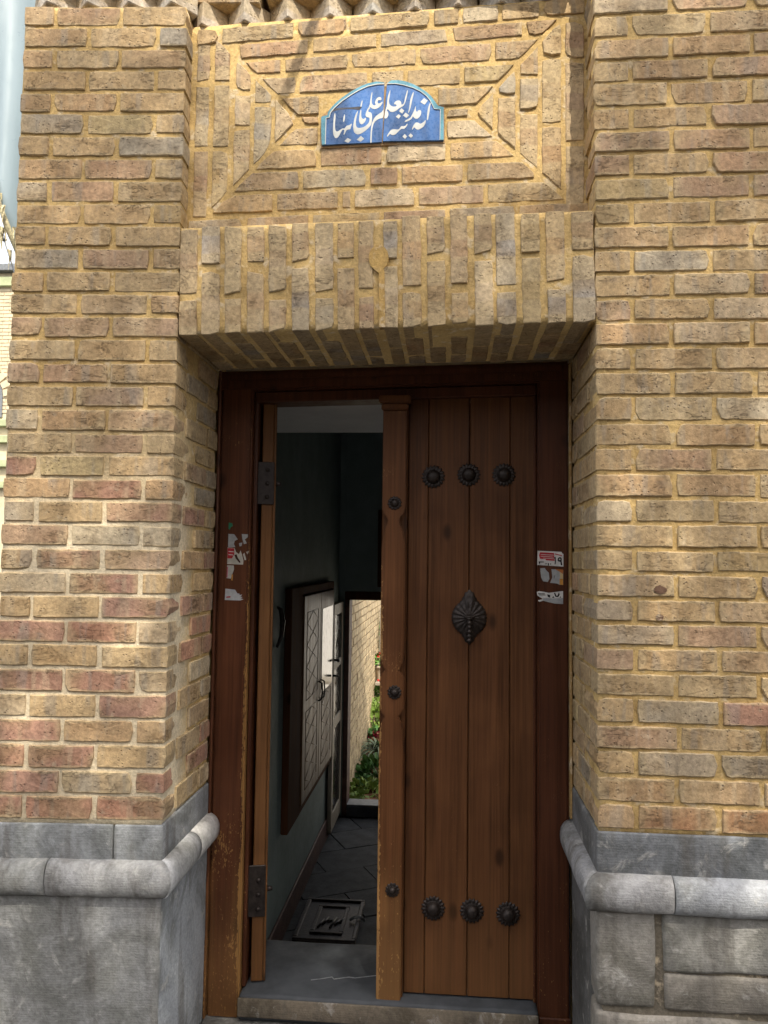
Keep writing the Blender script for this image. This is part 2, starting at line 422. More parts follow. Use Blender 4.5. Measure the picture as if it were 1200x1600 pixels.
# ------------------------------------------------------------------ right wall
FR = frame(0, (XR, YF, 0))               # u from 0 (door corner) to the right
FRR = frame(-pi / 2, (XR, 2.45, 0))      # reveal facing -x: u = 2.45 - Y
rwall = thing('brick_wall', 'broad buff brick wall right of the doorway with ochre mortar joints', 'brick wall', (.9, 2.3, 0))
sheet('mortar', FR, .004, 1.34, .81, 3.40, rwall, off=.0048, thick=.06)
box('core', XR + .008, 1.72, YF + .04, 2.55, 0, 3.40, M['mortar'], rwall, 0, col=OCH)
sheet('mortar', FRR, .0, .396, .81, 2.15, rwall, off=.006, thick=.03)
def right_col(z):
    return pick([(5, BUFF), (2.5, TAN), (2, PINK), (1.2, YEL), (1.0, GREYB), (.5, PALE), (.35, RED if z < 1.3 else PINK)])
for i in range(len(RZ) - 1):
    z1, z0 = RZ[i] - .0055, RZ[i + 1] + .0055
    head = i % 2 == 0
    zc = (z0 + z1) / 2
    u = 0; k = 0
    rl = .19 if head else .095
    while u < 1.3:
        L = .093 if (head and k == 0) else BR.uniform(.193, .201)
        d = rl if k == 0 else .1
        c = right_col(zc)
        if zc < .90 or (zc < .97 and BR.random() < .4): c = pick([(3, (.36, .205, .11)), (2, TAN), (1, RED)])
        brick(rwall, FR, u + (BR.uniform(-.002, .003) if k == 0 else 0), u + L, z0 + BR.uniform(-.002, .0015), z1 + BR.uniform(-.0015, .002), d, c, BR.uniform(-.002, .003), jit=.0016)
        u += L + .011; k += 1
    if zc < 2.14:
        y = rl + .012
        while y < .395:
            e = min(.40, y + (.19 if y < .28 else .1))
            if e - y > .03: brick(rwall, FRR, .40 - e + .003, .40 - y, z0, z1, .09, right_col(zc), BR.uniform(-.002, .002))
            y = e + .011

for cx, cz, w_, h_ in ((.160, 1.434, .018, .011), (.159, 1.362, .011, .009)):
    pts = [(cx + w_ * cos(t) * BR.uniform(.75, 1.1), -.0048, cz + h_ * sin(t) * BR.uniform(.75, 1.1)) for t in [k * pi / 8 for k in range(16)]]
    put('stain', mesh('stain', pts, [tuple(range(16))]), M['mortar'], rwall, FR, (.15, .09, .06))
# ------------------------------------------------------------------ lintel of upright bricks
TL = .02
lint = thing('brick_lintel', 'flat lintel of upright staggered bricks over the doorway', 'lintel', (-.185, 2.25, 2.13))

SH = T(0, 0, 2.3) @ Matrix.Rotation(-TL, 4, 'Y') @ T(0, 0, -2.3)
FLT = frame(0, (-.185, YF, 0)) @ SH
sheet('mortar', FLT, -.571, .570, 2.134, 2.438, lint, off=.005, thick=.39)
COLS = [(-.756, -.706), (-.693, -.641), (-.627, -.58), (-.563, -.516), (-.502, -.453), (-.437, -.39), (-.371, -.321), (-.309, -.264),
        (-.251, -.210), (-.182, -.144), (-.130, -.079), (-.063, -.014), (.002, .047), (.066, .114), (.125, .176), (.193, .242), (.259, .308), (.327, .385)]
def lint_col(z): return pick([(2.4, TAN), (2.5, BUFF), (2.4, (.36, .315, .255)), (1.6, PINK), (1.4, YEL), (1.4, PALE)])
SOF = T(-.185, YF, 0) @ SH @ Matrix.Rotation(pi / 2, 4, 'X')     # faces downward; local z = -Y
for i, (a, b) in enumerate(COLS):
    a += .185; b += .185
    top = 2.440 + BR.uniform(-.008, .006); bot = 2.131 + BR.uniform(-.0015, .0015)
    sp = (2.243, 2.226) if i % 2 == 0 else (2.326, 2.311)
    sp = tuple(s + BR.uniform(-.006, .006) for s in sp)
    dA = .10 if i % 2 == 0 else .20
    brick(lint, FLT, a, b, sp[0], top, .10, lint_col(1), BR.uniform(-.002, .002), jit=.0016)
    brick(lint, FLT, a, b, bot, sp[1], dA, lint_col(0), BR.uniform(-.002, .002), jit=.0016)
    ys = [dA] + ([.29, .395] if i % 2 == 0 else [.395])
    for j in range(len(ys) - 1):
        brick(lint, SOF @ T(0, 2.131, 0), a, b, -ys[j + 1] + .006, -ys[j] - .006, .08, lint_col(0), BR.uniform(-.002, .003))
# keyhole-shaped ochre patch
kp = [(-.009, 2.134), (.007, 2.134), (.006, 2.285)] + [(-.010 + .0275 * cos(t), 2.328 + .036 * sin(t)) for t in [(-60 + 300 * k / 14) * pi / 180 for k in range(15)]] + [(-.010, 2.285)]
kv = [(x, -.0035 + U(-.0006, .0006), z) for x, z in kp] + [(x * 1.05, .02, z) for x, z in kp]
nk = len(kp)
put('mortar_patch', mesh('mortar_patch', kv, [tuple(range(nk))] + [(i, nk + i, nk + (i + 1) % nk, (i + 1) % nk) for i in range(nk)]), M['mortar'], lint, FLT, (.50, .33, .12))

# ------------------------------------------------------------------ recessed panel
PA = math.atan2(.075, 1.143)
FP = frame(PA, (XL, 2.11, 0))
panel = thing('brick_wall', 'recessed brick panel of mitred bricks around the blue plaque above the lintel', 'brick panel', (-.185, 2.3, 2.44))
sheet('mortar', FP, -.02, 1.175, 2.40, 3.052, panel, off=.0040, thick=.33)
sheet('mortar', FP @ T(0, 0, 3.056) @ Matrix.Rotation(-.079, 4, 'Y'), -.02, 1.175, -.13, .006, panel, off=.0052, thick=.32)
box('core', XL - .02, XR + .02, 2.29, 2.5, 2.45, 3.215, M['mortar'], panel, 0, col=(.17, .10, .05))  # shade of the recess behind the teeth put into this colour
rows = [((3.078, 3.032), (3.118, 3.072)), ((3.022, 2.981), (3.060, 3.019)), ((2.967, 2.927), (3.005, 2.954)), ((2.911, 2.860), (2.937, 2.889)),
        ((2.847, 2.794), (2.875, 2.824)), ((2.786, 2.765), (2.812, 2.790)), ((2.754, 2.704), (2.776, 2.725)), ((2.688, 2.636), (2.712, 2.662)),
        ((2.625, 2.572), (2.645, 2.595)), ((2.559, 2.509), (2.582, 2.529)), ((2.492, 2.438), (2.515, 2.460))]
def zat(r, u, k): return rows[r][0][k] + (rows[r][1][k] - rows[r][0][k]) * (u - .33) / .45
# mitre lines as z = f(u)
LT = lambda u: 3.030 - (u - .07) * 1.02
LB = lambda u: 2.507 + (u - .07) * 1.08
RT = lambda u: 3.090 + (u - 1.08) * 1.10
RB = lambda u: 2.552 - (u - 1.087) * .905
def clip(poly, fn):
    """keep the part of the polygon where fn >= 0"""
    out = []
    for i in range(len(poly)):
        p, q = poly[i], poly[(i + 1) % len(poly)]
        a, b = fn(p), fn(q)
        if a >= 0: out.append(p)
        if (a >= 0) != (b >= 0):
            t = a / (a - b); out.append((p[0] + (q[0] - p[0]) * t, p[1] + (q[1] - p[1]) * t))
    return out
GP = .010
def panel_brick(poly, col):
    pp = [poly[0]]
    for p in poly[1:]:
        if (Vector(p) - Vector(pp[-1])).length > .004: pp.append(p)
    if len(pp) > 2 and (Vector(pp[0]) - Vector(pp[-1])).length < .004: pp.pop()
    if len(pp) < 3: return
    ar = .5 * sum(pp[i][0] * pp[(i + 1) % len(pp)][1] - pp[(i + 1) % len(pp)][0] * pp[i][1] for i in range(len(pp)))
    if abs(ar) < .0006: return
    cx = sum(p[0] for p in pp) / len(pp); cz = sum(p[1] for p in pp) / len(pp)
    me = brick_mesh([(p[0] - cx, p[1] - cz) for p in pp], .05, BR, .0015)
    put('brick', me, M['brick'], panel, FP @ T(cx, BR.uniform(-.0022, .0015), cz), col)
def pcol(): return pick([(4, BUFF), (2, PINK), (2.4, TAN), (1.4, PALE), (1, GREYB), (.5, YEL)])
def hrow(r, u0, u1, joints, clips):
    cs = [u0] + [j for j in joints if u0 + .02 < j < u1 - .02] + [u1]
    for a, b in zip(cs[:-1], cs[1:]):
        a2, b2 = a + (.006 if a != u0 else 0), b - (.006 if b != u1 else 0)
        q = [(a2, zat(r, a2, 1)), (b2, zat(r, b2, 1)), (b2, zat(r, b2, 0)), (a2, zat(r, a2, 0))]
        for c in clips: q = clip(q, c)
        if len(q) > 2: panel_brick(q, pcol())
# H1 runs the full width; H2..H5 lie between the mitres
hrow(0, .012, 1.145, [.078, .30, .455, .70, .785, .90, 1.02], [])
up = [lambda p: p[1] - LT(p[0]) - GP, lambda p: p[1] - RT(p[0]) - GP]
dn = [lambda p: LB(p[0]) - p[1] - GP, lambda p: RB(p[0]) - p[1] - GP]
hrow(1, .05, 1.12, [.128, .345, .545, .755, .97], up)
hrow(2, .08, 1.05, [.265, .46, .66, .88], up)
hrow(3, .14, 1.0, [.31, .52, .625, .79], up)
hrow(4, .2, .373, [], up); hrow(4, .72, .95, [], up)
def midrow(r, a, b): hrow(r, a, b, [], [])
midrow(5, .322, .374); midrow(5, .745, .808)
hrow(6, .2, .372, [], dn); hrow(6, .748, .95, [], dn)
hrow(7, .14, 1.0, [.375, .565, .75], dn)
hrow(8, .1, 1.0, [.325, .52, .61, .80], dn)
hrow(9, .05, 1.12, [.25, .44, .475, .66, .86], dn)
hrow(10, .0, 1.16, [.165, .355, .56, .75, .95], [])
def vcol(u0, u1, z0, z1, joints, clips):
    cs = [z0] + joints + [z1]
    for a, b in zip(cs[:-1], cs[1:]):
        a2, b2 = a + (.006 if a != z0 else 0), b - (.006 if b != z1 else 0)
        q = [(u0, a2), (u1, a2), (u1, b2), (u0, b2)]
        for c in clips: q = clip(q, c)
        if len(q) > 2: panel_brick(q, pcol())
lf = [lambda p: LT(p[0]) - p[1] - GP, lambda p: p[1] - LB(p[0]) - GP]
rt = [lambda p: RT(p[0]) - p[1] - GP, lambda p: p[1] - RB(p[0]) - GP]
vcol(.012, .051, 2.485, 3.008, [2.69, 2.885], [])
vcol(.066, .110, 2.48, 3.02, [2.69, 2.89], lf)
vcol(.127, .173, 2.48, 3.0, [2.755, 2.86], lf)
vcol(.185, .234, 2.48, 3.0, [2.825], lf)
vcol(.246, .300, 2.48, 3.0, [], lf)
vcol(.826, .880, 2.5, 3.1, [], rt)
vcol(.894, .945, 2.5, 3.1, [2.852], rt)
vcol(.958, 1.010, 2.5, 3.1, [2.805, 2.91], rt)
vcol(1.022, 1.077, 2.5, 3.1, [2.765, 2.97], rt)
vcol(1.090, 1.143, 2.525, 3.075, [2.71, 2.96], [])

# ------------------------------------------------------------------ sawtooth cornice
corn = thing('brick_cornice', 'sawtooth brick cornice of pointed bricks along the top of the panel', 'cornice', (-.185, 2.3, 3.1))
def tooth(mw, u, z, parent, h=.070):
    s = .064
    v = []; 
    for zz in (0, h):
        for k in range(4):
            t = k * pi / 2
            v.append((s * sin(t) + BR.uniform(-.003, .003), s - s * cos(t) + BR.uniform(-.002, .002), zz))
    f = [(3, 2, 1, 0), (4, 5, 6, 7)] + [(k, (k + 1) % 4, 4 + (k + 1) % 4, 4 + k) for k in range(4)]
    me = mesh('tooth_brick', v, f); bm = bmesh.new(); bm.from_mesh(me)
    bmesh.ops.bevel(bm, geom=bm.edges[:], offset=.003, segments=1, affect='EDGES'); bm.to_mesh(me); bm.free()
    put('tooth_brick', me, M['brick'], parent, mw @ T(u, -.010, z), vary((.54, .49, .41), .05))
u = .028
while u < 1.13:
    tooth(FP, u, 3.060 + .089 * u * .9 + .002, corn); u += .1255 + BR.uniform(-.004, .004)
for k, u in enumerate((-.405, -.285, -.165, -.045)): tooth(FL, u, 3.087, corn, .062)
for i, u in enumerate([x * .205 for x in range(6)]):
    e = min(1.146, u + .193)
    brick(corn, FP @ T(0, 0, .075 * u), u, e, 3.134, 3.183, .16, vary(TAN), .0)
for u in (-.47, -.265, -.06): brick(corn, FL, u, min(.0, u + .193), 3.152, 3.195, .16, vary(TAN), .0)
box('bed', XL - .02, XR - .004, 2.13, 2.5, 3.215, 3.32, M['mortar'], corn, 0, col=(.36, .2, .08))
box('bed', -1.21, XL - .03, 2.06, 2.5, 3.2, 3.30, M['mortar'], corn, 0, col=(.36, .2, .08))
box('coping', -1.25, XL - .03, 1.98, 2.52, 3.305, 3.36, M['stone'], corn, .006, col=(.3, .28, .25))
box('coping', XL - .025, XR - .006, 2.03, 2.52, 3.325, 3.38, M['stone'], corn, .006, col=(.3, .28, .25))

# ------------------------------------------------------------------ blue plaque
K2 = lambda kx, ky: (.384 + (kx - 40) * (.353 / 2161), 2.697 - (ky - 1170) * .000175)
def smooth(pts, n=3):
    out = []; N = len(pts)
    for i in range(N):
        p0, p1, p2, p3 = [Vector(pts[(i + k) % N]) for k in (-1, 0, 1, 2)]
        for j in range(n):
            t = j / n
            out.append(.5 * ((2 * p1) + (p2 - p0) * t + (2 * p0 - 5 * p1 + 4 * p2 - p3) * t * t + (3 * p1 - p0 - 3 * p2 + p3) * t ** 3))
    return [(p.x, p.y) for p in out]
def slab_poly(name, polys, y, th, mat, parent, mw, col=None, sm=False):
    """flat outlines in (x, z) given a thickness th, front face at y"""
    v = []; f = []
    for pl in polys:
        if sm: pl = smooth(pl)
        ar = sum(pl[i][0] * pl[(i + 1) % len(pl)][1] - pl[(i + 1) % len(pl)][0] * pl[i][1] for i in range(len(pl)))
        if ar < 0: pl = pl[::-1]
        b = len(v); n = len(pl)
        v += [(p[0], y, p[1]) for p in pl] + [(p[0], y + th, p[1]) for p in pl]
        for t in tessellate_polygon([[Vector((p[0], p[1], 0)) for p in pl]]):
            t = list(t); a, c, d = [Vector(pl[k]) for k in t]
            if (c - a).cross(d - a) < 0: t = t[::-1]
            f.append(tuple(b + k for k in t))
        for k in range(n): f.append((b + k, b + n + k, b + n + (k + 1) % n, b + (k + 1) % n))
    c = Vector((sum(p[0] for p in v) / len(v), y, sum(p[2] for p in v) / len(v)))
    v = [(p[0] - c.x, p[1] - c.y, p[2] - c.z) for p in v]
    return put(name, mesh(name, v, f), mat, parent, mw @ Matrix.Translation(c), col)
plq = thing('tile_plaque', 'blue glazed tile plaque with white calligraphy and turquoise rim, cracked at left', 'plaque', FP @ Vector((.56, 0, 2.70)))
LO = [(25, 700), (30, 950), (45, 1170), (100, 1163), (1108, 1112), (1126, 700), (1138, 95), (1000, 80), (850, 110), (700, 170), (550, 250), (400, 350), (300, 430), (200, 530), (140, 612), (135, 655), (40, 682)]
RO = [(40, 1100), (60, 700), (100, 115), (170, 65), (300, 60), (430, 80), (560, 125), (680, 185), (800, 260), (880, 330), (950, 420), (1010, 500), (1050, 510), (1110, 520), (1115, 1080), (600, 1092)]
RO = [(x + 1086, y) for x, y in RO]
kk = lambda pl: [K2(*p) for p in pl]
slab_poly('tile', [kk(LO)], -.008, .02, M['tile'], plq, FP)
slab_poly('tile', [kk(RO)], -.009, .02, M['tile'], plq, FP)
LI = [(108, 1160), (112, 712), (168, 700), (190, 615), (262, 530), (400, 410), (550, 310), (700, 225), (850, 160), (1000, 128), (1137, 122)]
RI = [(102, 124), (250, 120), (400, 145), (560, 190), (700, 255), (800, 330), (870, 410), (942, 552), (1050, 562), (1046, 1080)]
RI = [(x + 1086, y) for x, y in RI]
def strip(outer, inner): return outer + inner[::-1]
slab_poly('rim', [kk(strip([(45, 1168), (30, 950), (26, 702), (42, 684), (137, 657), (142, 614), (200, 532), (300, 432), (400, 352), (550, 252), (700, 172), (850, 112), (1000, 82), (1136, 97)], LI))], -.0098, .003, M['turq'], plq, FP)
slab_poly('rim', [kk(strip([(x + 1086, y) for x, y in [(102, 118), (170, 67), (300, 62), (430, 82), (560, 127), (680, 187), (800, 262), (880, 332), (948, 422), (1010, 502), (1050, 512), (1108, 522), (1113, 1080)]], RI))], -.0108, .003, M['turq'], plq, FP)
def band(line, wd):
    out = []; inn = []
    for i, p in enumerate(line):
        d = Vector(line[min(i + 1, len(line) - 1)]) - Vector(line[max(i - 1, 0)]); d.normalize()
        out.append((p[0] - d.y * wd, p[1] + d.x * wd)); inn.append((p[0] + d.y * wd, p[1] - d.x * wd))
    return out + inn[::-1]
slab_poly('rim_line', [kk(band(LI, 7))], -.0101, .002, M['white'], plq, FP)
slab_poly('rim_line', [kk(band(RI, 5))], -.0111, .002, M['white'], plq, FP)
LET_L = [
 [(268, 622), (250, 680), (243, 780), (240, 880), (243, 960), (258, 1015), (285, 1048), (318, 1045), (345, 1015), (375, 960), (400, 915), (425, 905), (440, 925), (428, 980), (438, 995), (460, 950), (480, 915), (520, 900), (545, 895), (558, 850), (572, 815), (560, 805), (525, 830), (480, 840), (455, 870), (440, 885), (410, 885), (380, 900), (345, 925), (315, 938), (288, 925), (275, 880), (272, 790), (280, 690)],
 [(437, 640), (448, 690), (440, 740), (430, 772), (420, 770), (418, 710)],
 [(915, 268), (928, 275), (921, 350), (918, 420), (930, 468), (962, 488), (990, 480), (978, 440), (1000, 380), (1040, 347), (1080, 352), (1092, 385), (1072, 402), (1038, 398), (1022, 425), (1035, 455), (1065, 452), (1108, 425), (1108, 450), (1080, 495), (1035, 532), (980, 550), (930, 543), (900, 520), (880, 522), (872, 505), (885, 470), (893, 400), (902, 330)],
 [(882, 508), (850, 545), (825, 600), (812, 645), (822, 680), (855, 695), (882, 705), (880, 760), (850, 810), (800, 850), (740, 872), (690, 875), (655, 855), (643, 800), (650, 710), (675, 598), (668, 588), (632, 655), (607, 760), (597, 860), (610, 935), (645, 975), (695, 985), (755, 962), (835, 905), (892, 850), (922, 790), (928, 700), (924, 645), (905, 612), (868, 602), (860, 575), (888, 535)],
 [(748, 400), (755, 430), (745, 480), (740, 508), (718, 508), (728, 450)],
 [(722, 568), (735, 578), (735, 650), (745, 700), (775, 722), (800, 710), (815, 700), (822, 720), (808, 760), (780, 795), (745, 812), (715, 795), (698, 740), (705, 650)],
 [(1130, 560), (1100, 600), (1040, 640), (980, 690), (945, 750), (920, 830), (907, 950), (903, 1115), (926, 1115), (930, 950), (945, 850), (965, 790), (1000, 750), (1060, 715), (1126, 692)]]
DOT_L = [[(500, 1047), (568, 1080), (512, 1132), (443, 1102)], [(735, 1012), (792, 1060), (732, 1112), (662, 1078)]]
LET_R = [
 [(155, 232), (160, 250), (150, 330), (140, 400), (142, 450), (165, 490), (210, 512), (255, 510), (275, 495), (265, 475), (235, 470), (240, 440), (275, 412), (325, 410), (352, 435), (362, 478), (390, 470), (410, 430), (425, 350), (460, 235), (470, 250), (455, 340), (430, 430), (400, 490), (360, 520), (320, 540), (270, 580), (210, 605), (160, 595), (125, 560), (100, 575), (125, 610), (130, 660), (105, 705), (68, 715), (62, 690), (70, 620), (85, 550), (105, 480), (115, 350)],
 [(570, 262), (575, 290), (550, 400), (525, 520), (495, 612), (482, 608), (500, 520), (515, 400), (535, 330)],
 [(882, 445), (870, 500), (858, 600), (845, 680), (830, 738), (815, 730), (820, 620), (835, 530), (855, 470)],
 [(605, 512), (615, 520), (618, 580), (640, 605), (655, 580), (690, 572), (712, 600), (700, 660), (660, 710), (620, 720), (585, 700), (565, 680), (545, 715), (500, 750), (440, 772), (425, 775), (435, 750), (480, 725), (520, 700), (550, 650), (590, 570)],
 [(465, 805), (468, 830), (430, 880), (400, 895), (375, 890), (340, 910), (305, 945), (265, 985), (225, 1000), (190, 995), (165, 980), (125, 1022), (112, 1015), (150, 950), (190, 910), (240, 900), (300, 905), (330, 890), (360, 850), (400, 848), (440, 835)],
 [(785, 745), (792, 775), (765, 840), (720, 880), (665, 905), (625, 895), (600, 870), (575, 880), (565, 905), (555, 890), (580, 830), (620, 785), (665, 790), (700, 805), (750, 780)]]
DOT_R = [[(762, 365), (825, 410), (770, 480), (695, 432)], [(360, 540), (412, 580), (375, 632), (322, 592)], [(435, 615), (500, 660), (450, 705), (392, 665)], [(310, 643), (352, 672), (315, 720), (262, 685)],
 [(425, 980), (465, 1025), (430, 1065), (385, 1025)], [(528, 970), (572, 1010), (535, 1045), (490, 1010)]]
sh = lambda L: [[(x + 1086, y) for x, y in p] for p in L]
slab_poly('lettering', [smooth(kk(p)) for p in LET_L] + [kk(p) for p in DOT_L], -.0086, .001, M['white'], plq, FP)
slab_poly('lettering', [smooth(kk(p)) for p in sh(LET_R)] + [kk(p) for p in sh(DOT_R)], -.0096, .001, M['white'], plq, FP)
slab_poly('crack', [kk([(165, 592), (200, 542), (400, 530), (560, 522), (700, 507), (745, 520), (700, 572), (640, 560), (500, 551), (350, 562), (200, 602)])], -.0083, .001, M['crack'], plq, FP)
slab_poly('grout', [kk([(10, 1205), (20, 660), (120, 580), (300, 400), (550, 215), (850, 75), (1130, 45), (1400, 30), (1700, 110), (1980, 300), (2110, 480), (2215, 490), (2225, 1110), (1700, 1130), (1100, 1150), (600, 1180)])], -.0015, .006, M['mortar'], plq, FP, (.40, .26, .13))

# ------------------------------------------------------------------ stone plinths
def torus_run(name, parent, p0, p1, outward, z0, z1, mit0, mit1, col, r=.040):
    """half-round moulding from p0 to p1 (x, y); mit = how far each unit of projection lengthens that end"""
    d = Vector((p1[0] - p0[0], p1[1] - p0[1], 0)); L = d.length; d.normalize(); o = Vector((outward[0], outward[1], 0))
    NA = 12; NL = max(2, int(L / .03)); v = []; f = []; s = Vector((R() * 30, R() * 30, 0))
    for i in range(NL + 1):
        for k in range(NA + 1):
            t = pi * k / NA; p = r * sin(t) ** .75; z = (z0 + z1) / 2 + (z1 - z0) / 2 * cos(t)
            a = -mit0 * p + (L + mit0 * p + mit1 * p) * i / NL
            q = Vector((p0[0], p0[1], z)) + d * a + o * p
            q += noise.noise_vector(q * 14 + s) * .0022 + noise.noise_vector(q * 40 + s) * .001
            v.append(q)
    c = sum(v, Vector()) / len(v); v = [q - c for q in v]
    W = NA + 1
    for i in range(NL):
        for k in range(NA): f.append((i * W + k, i * W + k + 1, (i + 1) * W + k + 1, (i + 1) * W + k))
    for i in (0, NL): f.append(tuple(i * W + k for k in range(W)))
    me = mesh(name, v, f, True)
    bm = bmesh.new(); bm.from_mesh(me); bmesh.ops.recalc_face_normals(bm, faces=bm.faces[:]); bm.to_mesh(me); bm.free()
    for p in me.polygons: p.use_smooth = len(p.vertices) < 6
    return put(name, me, M['stone'], parent, Matrix.Translation(c), col)
SG = (.36, .37, .37); SL = (.50, .515, .52)
pl = thing('stone_plinth', 'pale grey stone plinth with a plain slab base under the reddish brick pier', 'plinth', (-1.0, 2.2, 0))
def lp(u): q = FL @ Vector((u, 0, 0)); return (q.x, q.y)
for a, b in ((-.475, -.132), (-.129, .002)):
    rounded_block('band_stone', a, b, -.003, .06, .690, .784, M['stone'], pl, .004, .0015, vary(SG, .06), mw=FL)
rounded_block('band_stone', XL - .06, XL + .003, 2.052, 2.45, .690, .786, M['stone'], pl, .004, .0015, vary((.30, .315, .325)))
for a, b in ((-.475, -.299), (-.297, 0)):
    torus_run('moulding', pl, lp(a), lp(b), (sin(AL), -cos(AL)), .600, .694, 0, 1 if b == 0 else 0, vary(SL, .05))
torus_run('moulding', pl, (XL, 2.05), (XL, 2.27), (1, 0), .600, .694, 1, 0, vary(SL, .05))
torus_run('moulding', pl, (XL, 2.272), (XL, 2.447), (1, 0), .600, .694, 0, 0, vary(SL, .05))
rounded_block('base_slab', -.475, .002, -.003, .06, .02, .603, M['stone'], pl, .004, .002, (.36, .365, .355), mw=FL)
rounded_block('base_slab', XL - .06, XL + .003, 2.054, 2.449, .02, .603, M['stone'], pl, .005, .003, (.38, .405, .425))
pr_ = thing('stone_plinth', 'dark stained stone plinth of rough blocks with a white-veined moulding under the buff brick wall', 'plinth', (.9, 2.2, 0))
DG = (.22, .225, .228); RB_ = (.31, .295, .26)
for a, b in ((XR - .002, .93), (.933, 1.72)):
    rounded_block('band_stone', a, b, 2.046, 2.11, .712, .816, M['stone'], pr_, .004, .0015, vary(DG, .08))
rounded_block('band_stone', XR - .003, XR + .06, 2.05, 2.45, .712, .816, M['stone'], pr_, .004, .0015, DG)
for a, b, m0 in ((XR, .566, 1), (.569, 1.0, 0), (1.003, 1.72, 0)):
    torus_run('moulding', pr_, (a, 2.05), (b, 2.05), (0, -1), .622, .716, m0, 0, vary((.42, .425, .425), .04))
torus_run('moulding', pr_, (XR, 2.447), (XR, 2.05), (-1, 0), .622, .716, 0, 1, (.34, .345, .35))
box('backing', XR + .012, 1.72, 2.0525, 2.1, .02, .63, M['mortar'], pr_, 0, col=(.17, .15, .115))
for a, b, c, d in ((XR - .004, .526, .388, .625), (.546, 1.05, .4795, .627), (.548, 1.03, .386, .4755), (1.07, 1.72, .386, .626), (XR - .006, .86, .02, .372), (.875, 1.72, .02, .370)):
    rounded_block('base_block', a, b, 2.044, 2.14, c, d, M['stone'], pr_, .010, .005, vary(RB_, .10))
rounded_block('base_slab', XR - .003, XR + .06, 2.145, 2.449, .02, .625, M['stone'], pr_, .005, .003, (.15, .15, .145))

# ------------------------------------------------------------------ door frame, sill
fr = thing('door_frame', 'dark brown wooden door frame with paper scraps stuck on its posts', 'door frame', (-.18, 2.5, .07))
YB = 2.45
box('post', XL + .011, -.643, YB, 2.56, .063, 2.10, M['post_worn'], fr, .006, 2)
box('stop', -.6425, -.629, YB + .022, 2.56, .148, 2.06, M['frame'], fr, .004)
box('trim', XL + .001, XL + .010, YB - .012, YB + .03, .063, 2.118, M['post_worn'], fr, .003)
box('post', .281, XR - .010, YB, 2.56, .063, 2.12, M['frame'], fr, .006, 2)
box('stop', .271, .2805, YB + .03, 2.56, .148, 2.06, M['frame'], fr, .003)
box('base_block', .284, XR - .006, YB - .008, YB + .001, .063, .128, M['frame'], fr, .003)
hr = T(-.185, 0, 2.09) @ Matrix.Rotation(-.022, 4, 'Y') @ T(.185, 0, -2.09)
box('head', XL + .002, XR - .004, YB - .004, 2.56, 2.062, 2.128, M['frame'], fr, .006, 2, rot=hr)
box('head_moulding', XL + .03, XR - .03, YB - .013, YB - .005, 2.094, 2.117, M['frame'], fr, .004, 2, rot=hr)
box('head_stop', -.640, .278, YB + .018, 2.56, 2.026, 2.0615, M['frame'], fr, .004, rot=hr)
box('mortar_bead', XR - .009, XR - .001, YB - .02, YB + .04, .72, 2.13, M['mortar'], fr, .003, col=(.34, .22, .09))
sill = thing('doorstep', 'worn dark grey stone sill under the half-open door', 'doorstep', (-.17, 2.6, 0))
me = rounded_block('sill_stone', -.642, .282, 2.432, 2.79, .068, .148, M['sill'], sill, .012, .004, None)
vl = [(-.43, 2.535), (-.40, 2.545), (-.365, 2.56), (-.357, 2.548), (-.31, 2.565), (-.29, 2.562), (-.22, 2.585)]
put('quartz_vein', mesh('quartz_vein', [(x, y + w_, .1497) for x, y in vl for w_ in (-.003, .003)], [(2 * i, 2 * i + 2, 2 * i + 3, 2 * i + 1) for i in range(len(vl) - 1)]), M['stone'], sill, Matrix(), (.30, .32, .34))
rounded_block('step_stone', XL + .004, XR - .006, 2.07, 2.60, .0, .066, M['stone'], sill, .008, .003, (.22, .22, .21))
rounded_block('sill_edge', -.640, .280, 2.4235, 2.4312, .085, .142, M['stone'], sill, .003, .001, (.19, .16, .12))

# ------------------------------------------------------------------ closed leaf
leaf = thing('door_leaf', 'closed right door leaf of dark planks with round iron studs and a knocker', 'door', (.06, 2.5, .15))
PX = [(-.130, -.0658), (-.0642, .0668), (.0692, .1972), (.1988, .274)]
for a, b in PX: box('plank', a, b, 2.488, 2.525, .153, 2.030 + .022 * (a + .185), M['door'], leaf, .0026, 1)
box('backing_board', -.205, .272, 2.5265, 2.55, .155, 2.025, M['frame'], leaf, .002)
box('astragal_backing', -.214, -.1315, 2.472, 2.52, .138, 2.02, M['door'], leaf, .003)
def prof(pts, y0, y1, name, mat, parent):
    me_o = slab_poly(name, [pts], y0, y1 - y0, mat, parent, Matrix())
    bm = bmesh.new(); bm.from_mesh(me_o.data); bmesh.ops.remove_doubles(bm, verts=bm.verts[:], dist=1e-5)
    ed = [e for e in bm.edges if len(e.link_faces) == 2 and abs(e.link_faces[0].normal.dot(e.link_faces[1].normal)) < .5 and all(v.co.y < .002 for v in e.verts)]
    bmesh.ops.bevel(bm, geom=ed, offset=.003, segments=2, affect='EDGES'); bm.to_mesh(me_o.data); bm.free()
    return me_o
AP = [(-1, .130), (-1, .955), (-.88, .985), (-.58, 1.008), (-.86, 1.02), (-1, 1.032), (-1, 1.128), (-.86, 1.14), (-.58, 1.153), (-.86, 1.175), (-1, 1.207),
      (-1, 1.545), (-.93, 1.575), (-.74, 1.60), (-.55, 1.617), (-.50, 1.630), (-.62, 1.640), (-.86, 1.650), (-1, 1.668), (-1, 1.985)]
AC, AH = -.1745, .038
prof([(AC + k * AH, z) for k, z in AP] + [(AC - k * AH, z) for k, z in AP[::-1]], 2.452, 2.4715, 'astragal', M['astragal'], leaf)
box('capital', -.218, -.131, 2.442, 2.474, 1.986, 2.006, M['astragal'], leaf, .004, 2)
